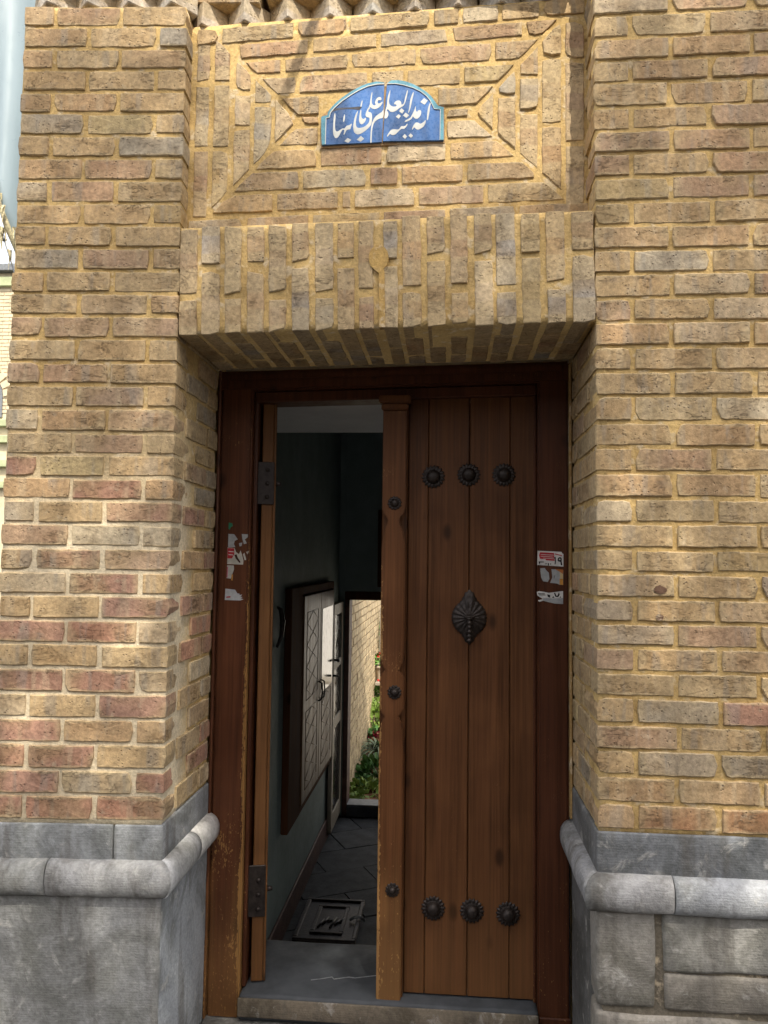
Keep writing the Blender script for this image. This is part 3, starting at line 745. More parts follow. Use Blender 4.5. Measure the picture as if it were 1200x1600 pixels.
box('capital', -.226, -.123, 2.434, 2.476, 2.0065, 2.032, M['astragal'], leaf, .004, 2)
def stud_mesh(r, petals=18):
    v = []; f = []; N = petals * 4
    rings = [(1.0, 0.02), (.93, .10), (.74, .12), (.66, .10), (.62, .14), (.58, .30), (.48, .52), (.30, .66), (.12, .71)]
    for q, (k, h) in enumerate(rings):
        for i in range(N):
            t = 2 * pi * i / N
            rr = r * k
            if q < 2: rr *= 1 + .085 * cos(petals * t)
            hh = r * h * (1 + (.35 * cos(petals * t) if q in (1, 2) else 0))
            v.append((rr * cos(t), -hh, rr * sin(t)))
    for q in range(len(rings) - 1):
        for i in range(N): f.append((q * N + i, q * N + (i + 1) % N, (q + 1) * N + (i + 1) % N, (q + 1) * N + i))
    b = (len(rings) - 1) * N
    f.append(tuple(b + i for i in range(N)))
    return mesh('stud', v, f, True)
big = stud_mesh(.036); small = stud_mesh(.0215, 12)
for x, z in ((-.049, 1.769), (.064, 1.776), (.175, 1.776), (-.038, .430), (.081, .428), (.191, .424)):
    put('stud', big, M['iron'], leaf, T(x * 1.015, 2.487, 1.5 + (z - 1.5) * 1.015) @ Matrix.Rotation(R(), 4, 'Y'))
for x, z in ((-.172, 1.684), (-.1655, 1.085), (-.165, .478)):
    put('stud', small, M['iron'], leaf, T(x, 2.451, z) @ Matrix.Rotation(R(), 4, 'Y'))
# knocker plate: fluted shield with a hanging finger
kn = thing('door_knocker', 'dark fluted shield-shaped iron knocker plate on the closed door leaf', 'knocker', (.069, 2.487, 1.321))
N = 72; v = []; f = []
def kr(t):
    x, z = cos(t), sin(t)
    r = .058 * (1 - .04 * abs(x))
    up = max(0, sin(t)) ** 22; dnn = max(0, -sin(t)) ** 26
    return r + .030 * up + .026 * dnn
NR = 9
for q in range(NR + 1):
    k = 1 - q / NR
    for i in range(N):
        t = 2 * pi * i / N; r = kr(t) * k
        if q == 0: r *= 1 + .03 * cos(i * pi)
        h = .004 + .014 * (1 - k ** 2) + .0022 * cos(t * 18) * (k > .35) * (1 if q % 2 else .5) + (.002 if q % 3 == 1 else 0)
        v.append((r * cos(t), -h if q else -.002, r * sin(t)))
for q in range(NR):
    for i in range(N): f.append((q * N + i, q * N + (i + 1) % N, (q + 1) * N + (i + 1) % N, (q + 1) * N + i))
put('plate', mesh('plate', v, f, True), M['iron'], kn, T(.069, 2.487, 1.321))
def tube(name, pts, rad_, mat, parent, mw=Matrix(), seg=8, closed=False, col=None, kind=None):
    pts = [Vector(p) for p in pts]; n = len(pts); v = []; f = []
    rr = rad_ if isinstance(rad_, (list, tuple)) else [rad_] * n
    for i, p in enumerate(pts):
        d = (pts[min(i + 1, n - 1)] - pts[max(0, i - 1)]).normalized()
        a = d.orthogonal().normalized() if i == 0 else (a - d * a.dot(d)).normalized()
        b = d.cross(a)
        for k in range(seg):
            t = 2 * pi * k / seg; v.append(p + (a * cos(t) + b * sin(t)) * rr[i])
    for i in range(n - 1):
        for k in range(seg): f.append((i * seg + k, i * seg + (k + 1) % seg, (i + 1) * seg + (k + 1) % seg, (i + 1) * seg + k))
    f.append(tuple(range(seg))[::-1]); f.append(tuple((n - 1) * seg + k for k in range(seg)))
    return put(name, mesh(name, v, f, True), mat, parent, mw, col, kind)
fp = [(.069, 2.462, 1.322 - .0035 * k) for k in range(24)]
tube('knocker_finger', fp, [.007 + .0035 * (k % 4 < 2) - .0001 * k for k in range(24)], M['iron'], kn)
tube('hinge_pin', [(.052, 2.464, 1.324), (.086, 2.464, 1.324)], .005, M['iron'], kn)

# ------------------------------------------------------------------ open leaf
ol = thing('door_leaf', 'opened left door leaf swung inward, seen edge-on as a strip of bare pale wood', 'door', (-.595, 2.5, .15))
OR = T(-.595, 2.5, 0) @ Matrix.Rotation(math.atan2(.60, 2.5), 4, 'Z')
for a, b in ((0, .118), (.121, .235), (.238, .352), (.355, .45)):
    box('plank', -.023, .014, a, b, .154, 2.018, M['pine'] if a == 0 else M['door'], ol, .003, rot=OR)
box('stile_edge', .0145, .023, 0, .07, .154, 2.018, M['pine'], ol, .002, rot=OR)
for z0, z1 in ((1.680, 1.822), (.356, .517)):
    h = box('hinge', -.046, .018, -.006, -.0005, z0, z1, M['iron'], ol, .002, rot=OR)
    for k in range(3): tube('hinge_bolt', [(OR @ Vector((-.005, -.006, z0 + .025 + k * .045))), (OR @ Vector((-.005, -.011, z0 + .025 + k * .045)))], .007, M['iron'], h)
    tube('hinge_knuckle', [OR @ Vector((-.043, -.004, z0 - .004)), OR @ Vector((-.043, -.004, z1 + .004))], .008, M['iron'], h)
    tube('hinge_bolt', [OR @ Vector((.022, .012, (z0 + z1) / 2)), OR @ Vector((.040, .012, (z0 + z1) / 2))], [.010, .007], M['iron'], h)

# ------------------------------------------------------------------ paper stickers
def KR(p): return (.279 + (p[0] - 297) * .0001786, 1.534 - (p[1] - 480) * .0001786)
def KL(p): return (-.713 + (p[0] - 216) * .000255, 1.580 - (p[1] - 432) * .000255)
WH = (.62, .62, .60); GR = (.34, .36, .37); RD = (.42, .035, .045); BK = (.02, .02, .022); OG = (.55, .27, .06)
def sticker(label, paper, prints, K, col, y=YB - .0008):
    o = slab_poly('paper_sticker', [[K(p) for p in q] for q in paper], y, .0005, M['paper'], None, Matrix(), col)
    tag(o, label, 'sticker', 'paper stickers on the door frame posts')
    for i, (q, c) in enumerate(prints): slab_poly('print', [[K(p) for p in q]], y - .0004 - .00015 * i, .0002, M['paper'], o, Matrix(), c)
    return o
sticker('white sticker with red block and black 19, topmost of three on the right post', [[(305, 465), (720, 480), (735, 510), (752, 515), (752, 738), (300, 715)]],
 [([(345, 490), (590, 500), (600, 640), (450, 632), (440, 612), (345, 605), (330, 550)], RD), ([(360, 528), (585, 535), (585, 543), (360, 536)], WH), ([(360, 560), (580, 570), (580, 578), (360, 568)], WH), ([(400, 590), (590, 602), (590, 609), (400, 597)], WH),
  ([(590, 580), (618, 568), (622, 640), (614, 705), (600, 700), (604, 610)], BK), ([(648, 628), (660, 585), (695, 570), (722, 592), (722, 650), (734, 715), (706, 718), (698, 655), (668, 652)], BK), ([(672, 620), (680, 600), (698, 600), (700, 625)], WH),
  ([(320, 652), (415, 655), (412, 668), (345, 672), (340, 700), (325, 690)], BK), ([(440, 685), (462, 685), (462, 700), (440, 700)], BK), ([(480, 680), (500, 680), (500, 722), (482, 722)], BK), ([(520, 685), (538, 685), (538, 705), (520, 705)], BK), ([(600, 508), (730, 542), (725, 554), (600, 526)], RD)], KR, WH)
sticker('torn grey and orange sticker remnant on the right post, between two white stickers', [[(350, 775), (430, 765), (450, 800), (500, 850), (510, 960), (480, 1010), (400, 1000), (365, 930)], [(545, 785), (690, 790), (750, 792), (747, 1058), (685, 1055), (640, 1035), (520, 1025), (560, 930)]],
 [([(600, 782), (750, 790), (745, 870), (690, 830)], (.45, .16, .05)), ([(690, 835), (745, 875), (745, 945), (695, 945)], (.55, .42, .22)), ([(685, 950), (745, 950), (745, 1058), (686, 1053)], OG), ([(585, 900), (610, 890), (600, 950), (580, 945)], (.2, .21, .22))], KR, GR)
sticker('torn white sticker with thick black strokes on the right post, lowest of three', [[(290, 1190), (330, 1170), (500, 1200), (745, 1165), (745, 1390), (600, 1385), (400, 1340), (330, 1360), (310, 1330), (400, 1310), (300, 1250)]],
 [([(400, 1290), (560, 1295), (745, 1288), (745, 1388), (600, 1383), (400, 1338)], GR), ([(585, 1200), (610, 1195), (628, 1245), (645, 1248), (675, 1185), (688, 1230), (662, 1272), (612, 1268)], BK), ([(470, 1225), (525, 1240), (520, 1285), (480, 1270)], BK), ([(550, 1285), (575, 1255), (600, 1285)], BK), ([(682, 1280), (695, 1255), (710, 1280)], BK), ([(310, 1213), (430, 1210), (430, 1220), (310, 1223)], BK), ([(330, 1235), (440, 1234), (440, 1242), (330, 1243)], BK)], KR, WH)
sticker('scratched grey paper scrap high on the left post, topmost of its stack', [[(216, 432), (290, 435), (340, 500), (300, 520), (290, 560), (310, 600), (216, 600)], [(390, 432), (470, 435), (470, 470), (430, 500), (460, 550), (420, 560), (400, 500)], [(355, 550), (400, 540), (390, 585), (365, 590)]], [], KL, GR)
sticker('scratched red and white sticker on the left post', [[(210, 605), (300, 610), (320, 660), (360, 690), (380, 640), (400, 700), (420, 770), (415, 822), (210, 815)], [(410, 690), (430, 670), (455, 760), (435, 765)], [(450, 660), (490, 645), (470, 690)]],
 [([(212, 612), (298, 615), (300, 690), (270, 745), (212, 745)], RD), ([(225, 650), (290, 655), (290, 664), (225, 660)], WH), ([(225, 690), (285, 695), (285, 704), (225, 700)], WH), ([(300, 700), (330, 690), (345, 730), (385, 790), (370, 800), (320, 745)], (.05, .02, .015))], KL, (.50, .49, .44))
sticker('narrow white paper strip with pink edge on the left post', [[(210, 832), (295, 832), (300, 880), (260, 1000), (205, 995)]], [([(208, 850), (222, 850), (218, 988), (206, 985)], (.45, .12, .16)), ([(270, 945), (290, 950), (285, 1025), (268, 1020)], OG)], KL, (.45, .45, .42))
sticker('ragged white scrap with small red mark, lowest paper on the left post', [[(195, 1128), (320, 1140), (350, 1185), (380, 1190), (378, 1205), (415, 1200), (390, 1225), (420, 1232), (395, 1245), (430, 1260), (390, 1275), (190, 1272)]], [([(210, 1228), (265, 1222), (262, 1240), (210, 1244)], RD)], KL, (.48, .51, .54))
sticker('small green paper scrap on the left post', [[(216, 285), (262, 295), (270, 330), (240, 350), (235, 378), (216, 370)]], [], KL, (.03, .17, .09))

# ------------------------------------------------------------------ passage
FZ, CZ, WX, YE = -.30, 2.43, -.78, 5.50
fl = box('passage_floor', -.9, .8, 2.79, YE + .14, FZ - .1, FZ - .012, M['crack'], bev=0); tag(fl, kind='structure')
ce = box('passage_ceiling', -.95, .95, 2.56, YE + .15, CZ, CZ + .07, M['ceil'], bev=0); tag(ce, kind='structure')
so2 = box('passage_soffit', -.90, .90, 2.565, 3.28, 2.052, CZ - .001, M['ceil'], bev=0); tag(so2, kind='structure')
lw = thing('passage_wall', 'dim grey-green plastered left wall of the passage behind the door', 'wall', (WX, 4, FZ))
box('plaster', WX - .15, WX, 2.56, YE + .14, FZ, CZ, M['plaster'], lw, 0)
box('skirting', WX, WX + .012, 2.80, YE - .01, FZ, FZ + .13, M['skirt'], lw, .003)
rw = thing('passage_wall', 'right wall of the passage hidden behind the closed door leaf', 'wall', (.75, 4, FZ))
box('plaster', .75, .9, 2.56, YE + .14, FZ, CZ, M['plaster'], rw, 0)
ew = thing('passage_end_wall', 'dark plastered end wall of the passage around the low courtyard doorway', 'wall', (0, YE, FZ))
DX0, DX1, DZ = -.735, .28, 1.215
box('plaster', WX, DX0 - .001, YE, YE + .13, FZ, CZ, M['plaster'], ew, 0)
box('plaster', DX1, .75, YE, YE + .13, FZ, CZ, M['plaster'], ew, 0)
box('plaster', DX0, DX1, YE, YE + .13, DZ + .06, CZ, M['plaster'], ew, 0)
df = thing('inner_door_frame', 'dark brown frame of the low courtyard doorway at the end of the passage', 'door frame', (0, YE, FZ))
box('jamb', DX0 + .001, DX0 + .035, YE - .01, YE + .15, FZ, DZ, M['skirt'], df, .003)
box('jamb', DX1 - .035, DX1 - .001, YE - .01, YE + .15, FZ, DZ, M['cupf'], df, .003)
box('head', DX0 + .001, DX1 - .001, YE - .01, YE + .15, DZ, DZ + .059, M['cupf'], df, .003)
box('threshold', DX0 + .036, DX1 - .036, YE - .02, YE + .14, FZ, -.224, M['sill'], df, .006)
box('threshold_strip', DX0 + .036, DX1 - .036, YE - .016, YE + .12, -.2238, -.216, M['grey'], df, .002)
# opened glazed leaf against the left wall
gl = thing('glazed_door_leaf', 'pale framed glazed leaf of the courtyard door folded back against the passage wall', 'door', (DX0, 5.3, FZ))
x0, x1 = -.768, -.742
for a, b, c, d in ((5.04, 5.10, -.27, 1.205), (5.42, 5.48, -.27, 1.205)): box('stile', x0, x1, a, b, c, d, M['cream'], gl, .003)
for c, d in ((-.27, -.16), (.38, .45), (.77, .82), (1.13, 1.205)): box('rail', x0 + .001, x1 - .001, 5.101, 5.419, c, d, M['cream'], gl, .003)
for c, d in ((-.159, .379), (.451, .769), (.821, 1.129)): box('pane', x0 + .014, x0 + .02, 5.101, 5.419, c, d, M['glass'], gl, 0)
tube('handle', [(x1, 5.08, .84), (x1 + .03, 5.08, .84), (x1 + .035, 5.06, .84), (x1 + .035, 4.99, .845)], .008, M['iron'], gl)
# floor slabs, laid on the diagonal, clipped to the passage
flc = random.Random(5)
ang = rad(28); ca, sa = cos(ang), sin(ang)
for i in range(-9, 9):
    for j in range(-9, 9):
        a0 = i * .46 + (.23 if j % 2 else 0); b0 = j * .30
        q = [(a0 + .004, b0 + .004), (a0 + .456, b0 + .004), (a0 + .456, b0 + .296), (a0 + .004, b0 + .296)]
        q = [(x * ca - y * sa, 4.2 + x * sa + y * ca) for x, y in q]
        for c in (lambda p: p[0] - WX - .01, lambda p: .74 - p[0], lambda p: p[1] - 2.80, lambda p: YE - .02 - p[1]): q = clip(q, c)
        if len(q) < 3: continue
        ar = .5 * abs(sum(q[k][0] * q[(k + 1) % len(q)][1] - q[(k + 1) % len(q)][0] * q[k][1] for k in range(len(q))))
        if ar < .004: continue
        cx = sum(p[0] for p in q) / len(q); cy = sum(p[1] for p in q) / len(q); dz = flc.uniform(-.003, .002)
        n = len(q); v = [(x - cx, y - cy, dz) for x, y in q] + [(x - cx, y - cy, -.03) for x, y in q]
        k_ = flc.uniform(.85, 1.15)
        put('slab', mesh('slab', v, [tuple(range(n))] + [(k, n + k, n + (k + 1) % n, (k + 1) % n) for k in range(n)]), M['slab'], fl, T(cx, cy, FZ), (.062 * k_, .064 * k_, .066 * k_))
# drain cover
dc = thing('drain_cover', 'square iron drain cover with raised rims and lifting handle in the passage floor', 'drain cover', (-.55, 3.9, FZ))
X0, X1, Y0, Y1 = -.72, -.42, 3.69, 4.13
box('plate', X0, X1, Y0, Y1, FZ + .002, FZ + .012, M['iron'], dc, .003)
for nm, i, h in (('outer_rim', 0, .022), ('inner_rim', .07, .02)):
    for a, b, c, d in ((X0 + i, X1 - i, Y0 + i, Y0 + i + .02), (X0 + i, X1 - i, Y1 - i - .02, Y1 - i), (X0 + i, X0 + i + .02, Y0 + i + .021, Y1 - i - .021), (X1 - i - .02, X1 - i, Y0 + i + .021, Y1 - i - .021)):
        box(nm, a, b, c, d, FZ + .0125, FZ + h, M['iron'], dc, .003)
tube('lifting_handle', [(X1 - .05, 3.90, FZ + .02), (X1 - .03, 3.90, FZ + .035), (X1 + .0, 3.91, FZ + .032), (X1 + .02, 3.92, FZ + .012)], .007, M['grey'], dc)
for k in range(6): tube('emblem_stroke', [(-.62 + .02 * k, 3.82 + .03 * (k % 3), FZ + .016), (-.60 + .02 * k, 3.90 + .025 * (k % 2), FZ + .016)], .005, M['iron'], dc)
# wall cupboard
cu = thing('wall_cupboard', 'low varnished two-door cupboard with diamond lattice set in the passage wall', 'cupboard', (WX, 4.4, .2))
box('frame', WX + .001, WX + .035, 3.66, 3.955, .20, 1.36, M['cupf'], cu, .004)
box('frame', WX + .001, WX + .035, 4.99, 5.03, .20, 1.36, M['cupf'], cu, .004)
box('frame', WX + .001, WX + .034, 3.956, 4.989, 1.315, 1.36, M['cupf'], cu, .004)
box('frame', WX + .001, WX + .034, 3.956, 4.989, .20, .235, M['cupf'], cu, .004)
for k, (a, b) in enumerate(((3.96, 4.468), (4.474, 4.985))):
    d = box('cupboard_door', WX + .012, WX + .042, a, b, .24, 1.31, M['cup'], cu, .004)
    if k: 
        box('glass_pane', WX + .0425, WX + .045, a + .05, b - .06, .72, 1.21, M['glass'], d, 0)
    for zz0, zz1 in ((.30, .70), (.76, 1.22)):
        if k and zz0 > .7: continue
        n = 4
        def line(p, q): tube('lattice_bar', [(WX + .043, p[0], p[1]), (WX + .043, q[0], q[1])], .0014, M['cup'], d, seg=5)
        ya, yb = a + .08, b - .08
        for i in range(n):
            z_a, z_b = zz0 + (zz1 - zz0) * i / n, zz0 + (zz1 - zz0) * (i + 1) / n
            ym = (ya + yb) / 2
            line((ya, (z_a + z_b) / 2), (ym, z_b)); line((ym, z_b), (yb, (z_a + z_b) / 2)); line((ya, (z_a + z_b) / 2), (ym, z_a)); line((ym, z_a), (yb, (z_a + z_b) / 2))
        for p, q in (((ya, zz0), (yb, zz0)), ((ya, zz1), (yb, zz1)), ((ya, zz0), (ya, zz1)), ((yb, zz0), (yb, zz1))): line(p, q)
    yy = b - .035 if k == 0 else a + .035
    tube('pull_handle', [(WX + .043, yy, .69), (WX + .062, yy, .70), (WX + .066, yy, .745), (WX + .062, yy, .79), (WX + .043, yy, .80)], .005, M['iron'], d)
tube('latch', [(WX + .05, 4.93, .76), (WX + .09, 4.93, .76)], .007, M['iron'], cu)
fit = tube('wall_fitting', [(WX + .0, 3.50, 1.28), (WX + .018, 3.49, 1.27), (WX + .030, 3.48, 1.22), (WX + .028, 3.47, 1.15), (WX + .006, 3.48, 1.10)], [.006, .010, .013, .010, .006], M['iron'], None)
tag(fit, 'dark curved fitting on the passage wall just behind the opened leaf', 'fitting')
pf = thing('picture_frame', 'dark picture frame hanging on the passage end wall, edge showing beside the door strip', 'picture frame', (-.3, YE, 1.3))
for a, b, c, d in ((-.50, -.47, 1.31, 1.86), (-.13, -.10, 1.31, 1.86), (-.469, -.131, 1.31, 1.34), (-.469, -.131, 1.83, 1.86)): box('frame_bar', a, b, YE - .025, YE - .001, c, d, M['cupf'], pf, .003)
box('picture', -.469, -.131, YE - .012, YE - .002, 1.341, 1.829, M['skirt'], pf, 0)

# ------------------------------------------------------------------ courtyard
cw = thing('courtyard_wall', 'sunlit pale brick courtyard wall running away beyond the passage', 'wall', (-.74, 7, -.45))
CX_ = -.742
box('backing', CX_ - .2, CX_ - .008, YE + .15, 8.62, -.5, 2.05, M['mortar'], cw, 0, col=(.36, .27, .16))
v = []; f = []
for r in range(39):
    z = -.46 + r * .064; y = YE + .15 - (.11 if r % 2 else 0)
    while y < 8.6:
        a, b = max(YE + .152, y + .006), min(8.61, y + .214)
        if b - a > .02:
            p = U(-.003, .003); k = len(v)
            v += [(CX_ + p, a, z + .006), (CX_ + p, b, z + .006), (CX_ + p, b, z + .058), (CX_ + p, a, z + .058), (CX_ - .02, a, z + .006), (CX_ - .02, b, z + .006), (CX_ - .02, b, z + .058), (CX_ - .02, a, z + .058)]
            f += [(k, k + 1, k + 2, k + 3), (k + 1, k, k + 4, k + 5), (k + 3, k + 2, k + 6, k + 7), (k, k + 3, k + 7, k + 4), (k + 2, k + 1, k + 5, k + 6)]
        y += .22
put('brickwork', mesh('brickwork', v, f), M['cbrick'], cw, Matrix(), None, 'stuff')
fw = box('garden_wall', -.95, 2.65, 11.2, 11.4, -.5, 2.4, M['wplaster'], bev=.01); tag(fw, 'bright white wall at the far end of the courtyard', 'wall')
sw = box('side_wall', 2.5, 2.65, YE + .15, 11.19, -.5, 2.2, M['wplaster'], bev=.01); tag(sw, 'white side wall of the courtyard out of sight to the right', 'wall')
PR = random.Random(3)
def pot(name_parent, x, y, z, r, h, col):
    prof_ = [(.0, 0), (.68, 0), (.74, .1), (.9, .8), (.92, .82), (1.02, .82), (1.04, .98), (.94, 1.), (.90, .9), (.0, .88)]
    N = 20; v = []; f = []
    for a, b in prof_:
        for i in range(N):
            t = 2 * pi * i / N; v.append((a * r * cos(t), a * r * sin(t), b * h))
    for q in range(len(prof_) - 1):
        for i in range(N): f.append((q * N + i, q * N + (i + 1) % N, (q + 1) * N + (i + 1) % N, (q + 1) * N + i))
    return put('pot', mesh('pot', v, f, True), M['terra'], name_parent, T(x, y, z), col)
def leaves(parent, c, rad3, n, size, col, kind='round', name='foliage', mat='leafm'):
    v = []; f = []
    for i in range(n):
        while True:
            p = Vector((PR.uniform(-1, 1), PR.uniform(-1, 1), PR.uniform(-1, 1)))
            if .25 < p.length < 1: break
        p = Vector((p.x * rad3[0], p.y * rad3[1], p.z * rad3[2]))
        d = (p.normalized() + Vector((PR.uniform(-.6, .6), PR.uniform(-.6, .6), PR.uniform(-.3, .6)))).normalized()
        a = d.cross(Vector((PR.uniform(-1, 1), PR.uniform(-1, 1), PR.uniform(-1, 1)))).normalized()
        s = size * PR.uniform(.6, 1.3); nn = d.cross(a)
        b = len(v)
        v += [p, p + d * s * .4 + a * s * .42 + nn * s * .1, p + d * s * .9 + a * s * .2, p + d * s, p + d * s * .9 - a * s * .2, p + d * s * .4 - a * s * .42 + nn * s * .1]
        f += [(b, b + 1, b + 2, b + 3), (b, b + 3, b + 4, b + 5)]
    return put(name, mesh(name, v, f), M[mat], parent, T(*c), col)
def straps(parent, c, n, L, wd, col):
    v = []; f = []
    for i in range(n):
        t = 2 * pi * PR.random(); el = PR.uniform(.5, 1.4); l = L * PR.uniform(.6, 1.1); k = 6
        d = Vector((cos(t), sin(t), 0)); sd = Vector((-sin(t), cos(t), 0)); b = len(v)
        for j in range(k + 1):
            s = j / k; p = d * (l * cos(el) * s + .25 * l * s * s) + Vector((0, 0, l * (sin(el) * s - .75 * s * s)))
            ww = wd * (1 - s) ** .6 + .001
            v += [p + sd * ww, p - sd * ww]
        for j in range(k): f.append((b + 2 * j, b + 2 * j + 1, b + 2 * j + 3, b + 2 * j + 2))
    return put('strap_leaves', mesh('strap_leaves', v, f), M['leafm'], parent, T(*c), col)
def flowers(parent, pts, r, col):
    for p in pts: leaves(parent, p, (r, r, r * .8), 46, r * .7, col, name='flower_head', mat='petal')
def plant(label, x, y, z, r, h, pc, cat='potted plant'):
    t = thing('potted_plant', label, cat, (x, y, z), 'potted plants in the courtyard')
    pot(t, x, y, z, r, h, pc); return t
TC = (.30, .15, .09); CR = (.55, .45, .33)
G1 = (.14, .28, .05); G2 = (.085, .20, .05); G3 = (.23, .34, .07)
def at(px, Y): return (px - 700) / 1200 * Y
t = plant('low bright green plant just past the courtyard threshold, lowest of the plants', at(590, 6.05), 6.05, -.45, .10, .12, TC); leaves(t, (at(584, 6.05), 6.05, -.31), (.17, .15, .10), 260, .05, G3)
t = plant('dark leafy plant in a brown bowl below the strap-leaved plant', at(592, 6.4), 6.45, -.45, .17, .15, (.16, .08, .055)); leaves(t, (at(590, 6.4), 6.45, -.27), (.17, .17, .12), 420, .055, G2)
t = plant('plant of long arching grey-green strap leaves under the dark red flowers', at(597, 6.9), 6.95, -.45, .13, .22, TC); straps(t, (at(594, 6.9), 6.95, -.22), 70, .40, .012, (.17, .23, .14))
t = plant('geranium with dark crimson flower heads above the strap-leaved plant', at(600, 7.35), 7.35, -.45, .13, .30, TC); leaves(t, (at(600, 7.35), 7.35, -.18), (.14, .14, .10), 200, .05, G2)
flowers(t, [(at(586, 7.3), 7.3, -.16), (at(594, 7.3), 7.28, -.21), (at(597, 7.3), 7.3, -.13)], .045, (.30, .012, .04))
st = thing('plant_stand', 'pale tiered plant shelf at the end of the courtyard wall', 'shelf', (-.3, 8.1, -.45))
for z in (.262, -.092): box('shelf', -.73, .4, 7.85, 8.2, z - .03, z, M['cream'], st, .004)
for xx in (-.72, .37): box('upright', xx, xx + .03, 8.2, 8.24, -.45, 1.0, M['cream'], st, .003)
t = plant('bushy yellow-green plant on a low stand beneath the shelves', at(594, 7.7), 7.7, -.45, .12, .26, CR); leaves(t, (at(592, 7.7), 7.7, -.06), (.12, .13, .17), 330, .055, G3)
t = plant('cream pot with red-flowered green plant on the lower shelf', at(598, 8.0), 8.0, -.091, .075, .15, CR); leaves(t, (at(598, 8), 8., .13), (.09, .09, .09), 160, .045, G1); flowers(t, [(at(599, 8), 7.95, .24)], .035, (.5, .02, .02))
t = plant('cream pot with red flowers on the upper shelf', at(598, 8.0), 8.02, .263, .07, .15, CR); leaves(t, (at(599, 8), 8.02, .48), (.07, .07, .05), 70, .045, G1); flowers(t, [(at(599, 8), 7.97, .52)], .035, (.5, .02, .02))
t = plant('tall bright green climbing plant behind the shelves at the wall end', at(602, 8.5), 8.5, -.45, .12, .25, TC); leaves(t, (at(602, 8.5), 8.5, .66), (.12, .12, .20), 260, .06, G1)
tube('stem', [(at(602, 8.5), 8.5, -.25), (at(602, 8.5), 8.5, .55)], .008, M['bark'], t)

# ------------------------------------------------------------------ far left: sheet, spear, house
ts = thing('plastic_sheet', 'pale blue plastic sheet hanging behind the left end of the brick pier', 'sheet', (-2.1, 3.2, 2.9))
v = []; f = []; NU, NV = 64, 20
for j in range(NV + 1):
    for i in range(NU + 1):
        u = i / NU; s = j / NV
        x = -2.9 + 1.35 * u
        zb = max(2.4, 3.35 - 32 * max(0, u - .5) ** 3)
        z = zb + (4.6 - zb) * s
        y = 3.15 + .09 * sin(u * 17 + s * .8) + .05 * sin(u * 41) * (1 - s)
        v.append((x, y, z))
for j in range(NV):
    for i in range(NU): a = j * (NU + 1) + i; f.append((a, a + 1, a + NU + 2, a + NU + 1))
me = mesh('sheet', v, f, True); so_ = put('sheet', me, M['tarp'], ts)
md = so_.modifiers.new('thick', 'SOLIDIFY'); md.thickness = .004
hp = [Vector(v[i]) for i in range(NU + 1)]
tube('hem', [p + Vector((0, -.012, -.012)) for p in hp], [.011 + .003 * sin(i * 2.3) for i in range(NU + 1)], M['hem'], ts, seg=7)
v = []; f = []
for i in range(420):
    p = hp[PR.randrange(NU)].lerp(hp[-1], 0) if False else hp[PR.randrange(NU + 1)]
    q = p + Vector((PR.uniform(-.03, .03), PR.uniform(-.03, .01), -.02)); l = PR.uniform(.03, .13); b = len(v); w_ = .006
    v += [q + Vector((-w_, 0, 0)), q + Vector((w_, 0, 0)), q + Vector((PR.uniform(-.02, .02), PR.uniform(-.02, .02), -l))]; f.append((b, b + 1, b + 2))
put('frayed_threads', mesh('frayed_threads', v, f), M['hem'], ts, Matrix(), None, 'stuff')
spn = thing('metal_spear', 'thin grey spear-tipped metal rod against the white sky beside the pier', 'spear', (-2.35, 4.0, 2.6))
tube('rod', [(-2.25, 4.0, 2.55), (-2.33, 4.0, 2.83), (-2.487, 4.0, 3.262)], .0042, M['grey'], spn)
tube('spear_tip', [(-2.486, 4.0, 3.258), (-2.488, 4.0, 3.264), (-2.506, 4.0, 3.312)], [.012, .019, .001], M['grey'], spn, seg=4)
hs_ = thing('brick_house', 'pale brick house with green bands and an arched window far behind the pier', 'house', (-9, 13, 0))
HX0, HX1, HY = -12.0, -5.5, 12.0
box('wall', HX0, HX1, HY + .012, HY + 5, 0, 6.22, M['pbrick'], hs_, 0)
v = []; f = []
for r in range(38):
    z = 3.85 + r * .062; x = -8.8 - (.12 if r % 2 else 0)
    while x < -6.3:
        k = len(v); a, b = x + .005, x + .225
        v += [(a, HY, z + .007), (b, HY, z + .007), (b, HY, z + .056), (a, HY, z + .056), (a, HY + .02, z + .007), (b, HY + .02, z + .007), (b, HY + .02, z + .056), (a, HY + .02, z + .056)]
        f += [(k, k + 1, k + 2, k + 3), (k, k + 4, k + 5, k + 1), (k + 3, k + 2, k + 6, k + 7), (k, k + 3, k + 7, k + 4), (k + 1, k + 5, k + 6, k + 2)]
        x += .23
put('brickwork', mesh('brickwork', v, f), M['pbrick'], hs_, Matrix(), None, 'stuff')
box('cornice', HX0 - .1, HX1 + .1, HY - .12, HY + 5, 6.22, 6.34, M['grey'], hs_, .01)
box('green_band', HX0, HX1, HY - .06, HY - .001, 5.98, 6.14, M['lime'], hs_, .01)
for z in (2.6, 2.95, 3.35, 3.62): box('green_band', HX0, HX1, HY - .08, HY - .001, z, z + .12, M['lime'], hs_, .01)
wv = [(-8.2, 3.78), (-7.36, 3.78), (-7.36, 4.1)] + [(-7.78 + .42 * cos(t), 4.12 + .42 * sin(t)) for t in [k * pi / 12 for k in range(13)]] + [(-8.2, 4.1)]
wo = slab_poly('window', [wv], HY - .02, .03, M['grey'], hs_, Matrix())
slab_poly('pane', [[(-8.15, 3.82), (-7.41, 3.82), (-7.41, 4.1)] + [(-7.78 + .37 * cos(t), 4.12 + .37 * sin(t)) for t in [k * pi / 12 for k in range(13)]] + [(-8.15, 4.1)]], HY - .026, .005, M['glass'], wo, Matrix())
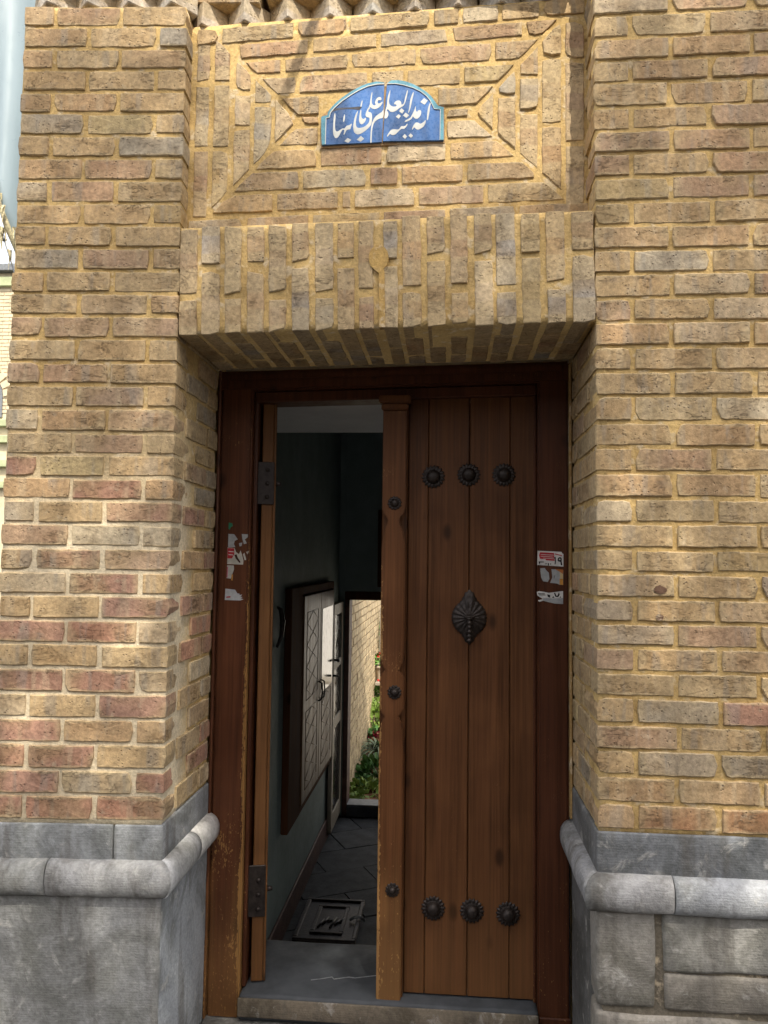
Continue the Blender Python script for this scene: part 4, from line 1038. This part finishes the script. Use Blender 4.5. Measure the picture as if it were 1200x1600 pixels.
for k in range(11):
    t = (k + .5) * pi / 11; mw = T(-7.78, HY - .012, 4.12) @ Matrix.Rotation(-t, 4, 'Y')
    box('arch_brick', .43, .58, -.012, .02, -.055, .055, M['pbrick'], hs_, .004, rot=mw)

# ------------------------------------------------------------------ street side: unseen tree added to shade the front, opposite wall, cable
tr = thing('shade_tree', 'unseen leafy tree added behind the viewer to shade the house front', 'tree', (1.6, -2.4, 0))
TP = [(1.6, -2.4, 0), (1.55, -2.35, 1.2), (1.4, -2.2, 2.6), (1.1, -2.1, 4.0), (.7, -2.0, 5.4), (.3, -1.9, 7.0)]
tube('trunk', TP, [.19, .16, .14, .12, .09, .04], M['bark'], tr, seg=12)
for p, q in (((1.3, -2.2, 3.2), (2.4, -2.2, 6.2)), ((1.0, -2.1, 4.4), (-.9, -2.0, 6.6)), ((.7, -2.0, 5.4), (-1.7, -1.6, 8.0)), ((1.1, -2.1, 4.2), (1.2, -1.2, 6.5))):
    p, q = Vector(p), Vector(q); m = p.lerp(q, .5) + Vector((0, 0, .25))
    tube('limb', [p, m, q], [.07, .05, .02], M['bark'], tr)
LR = random.Random(21)
def smooth01(x, a, b):
    t = min(1, max(0, (x - a) / (b - a))); return t * t * (3 - 2 * t)
def trans(x, z):
    """how much sun the crown lets through to the point (x, z) of the house front"""
    t = .11 + .04 * smooth01(z, 1.0, 2.4)
    t *= 1 - 1. * smooth01(x, -.72, -.62) * (1 - smooth01(x, .36, .46)) * (1 - smooth01(z, 2.16, 2.34))
    t += .80 * smooth01(z, 2.62, 2.98) * smooth01(x, -.76, -.58) * (1 - smooth01(x, .38, .50))
    t += .75 * smooth01(z, 2.93, 3.02) * (1 - smooth01(x, -.78, -.62))
    t += .20 * (1 - smooth01(x, -.80, -.55)) * smooth01(z, .75, 1.0) * (1 - smooth01(z, 1.5, 2.0))
    t += .06 * smooth01(x, .3, .5) * smooth01(z, .8, 1.6)
    return min(.98, max(.0125, t))
v = []; f = []
LS = .055; la = LS * LS * .62
A = (1.9 + 2.6) * (3.15 + 3.2); tau_max = 4.4
for i in range(int(A * tau_max / (la * 1.35))):
    x, z = LR.uniform(-2.6, 1.9), LR.uniform(-3.2, 3.15)
    if LR.random() > -math.log(trans(x, z)) / tau_max: continue  # crown shaped to light: leaves kept only where shade is wanted on the front
    d = LR.uniform(6.8, 10.5)
    p = Vector((x, YF, z)) + SUN * d / SUN.length
    if p.z < 2.6: continue
    a = (SUN + Vector((LR.uniform(-.9, .9), LR.uniform(-.9, .9), LR.uniform(-.9, .9)))).normalized()
    e1 = a.orthogonal().normalized(); e2 = a.cross(e1); th = LR.uniform(0, 6.3)
    e1, e2 = e1 * cos(th) + e2 * sin(th), e2 * cos(th) - e1 * sin(th)
    s = LS * LR.uniform(.7, 1.25); b = len(v)
    v += [p - e1 * s * .6, p + e2 * s * .45 - e1 * s * .1, p + e1 * s * .6 + a * s * .1, p - e2 * s * .45 - e1 * s * .1]
    f += [(b, b + 1, b + 2), (b, b + 2, b + 3)]
put('crown', mesh('crown', v, f), M['leafm'], tr, Matrix(), (.06, .11, .03))
ow = thing('street_wall', 'plain brown house front across the street behind the viewer', 'wall', (0, -5.5, 0))
box('plaster', -9, 9, -6.0, -5.5, 0, 4.2, M['skirt'], ow, .01)
box('coping', -9.1, 9.1, -6.1, -5.4, 4.205, 4.32, M['stone'], ow, .01, col=(.3, .3, .3))
P1 = FP @ Vector((.356, 0, 3.083)); P2 = FP @ Vector((.268, 0, 2.842))
A1 = P1 + SUN * 1.0; A2 = P2 + SUN * 1.35
dd = (A1 - A2)
cb = tube('overhead_cable', [A2 - dd * .02 + Vector((0, 0, 0)), A2.lerp(A1, .5), A1, A1 + dd * .6], .015, M['iron'], None)
tag(cb, 'dark cable crossing in front of the wall top whose shadow falls on the panel', 'cable')
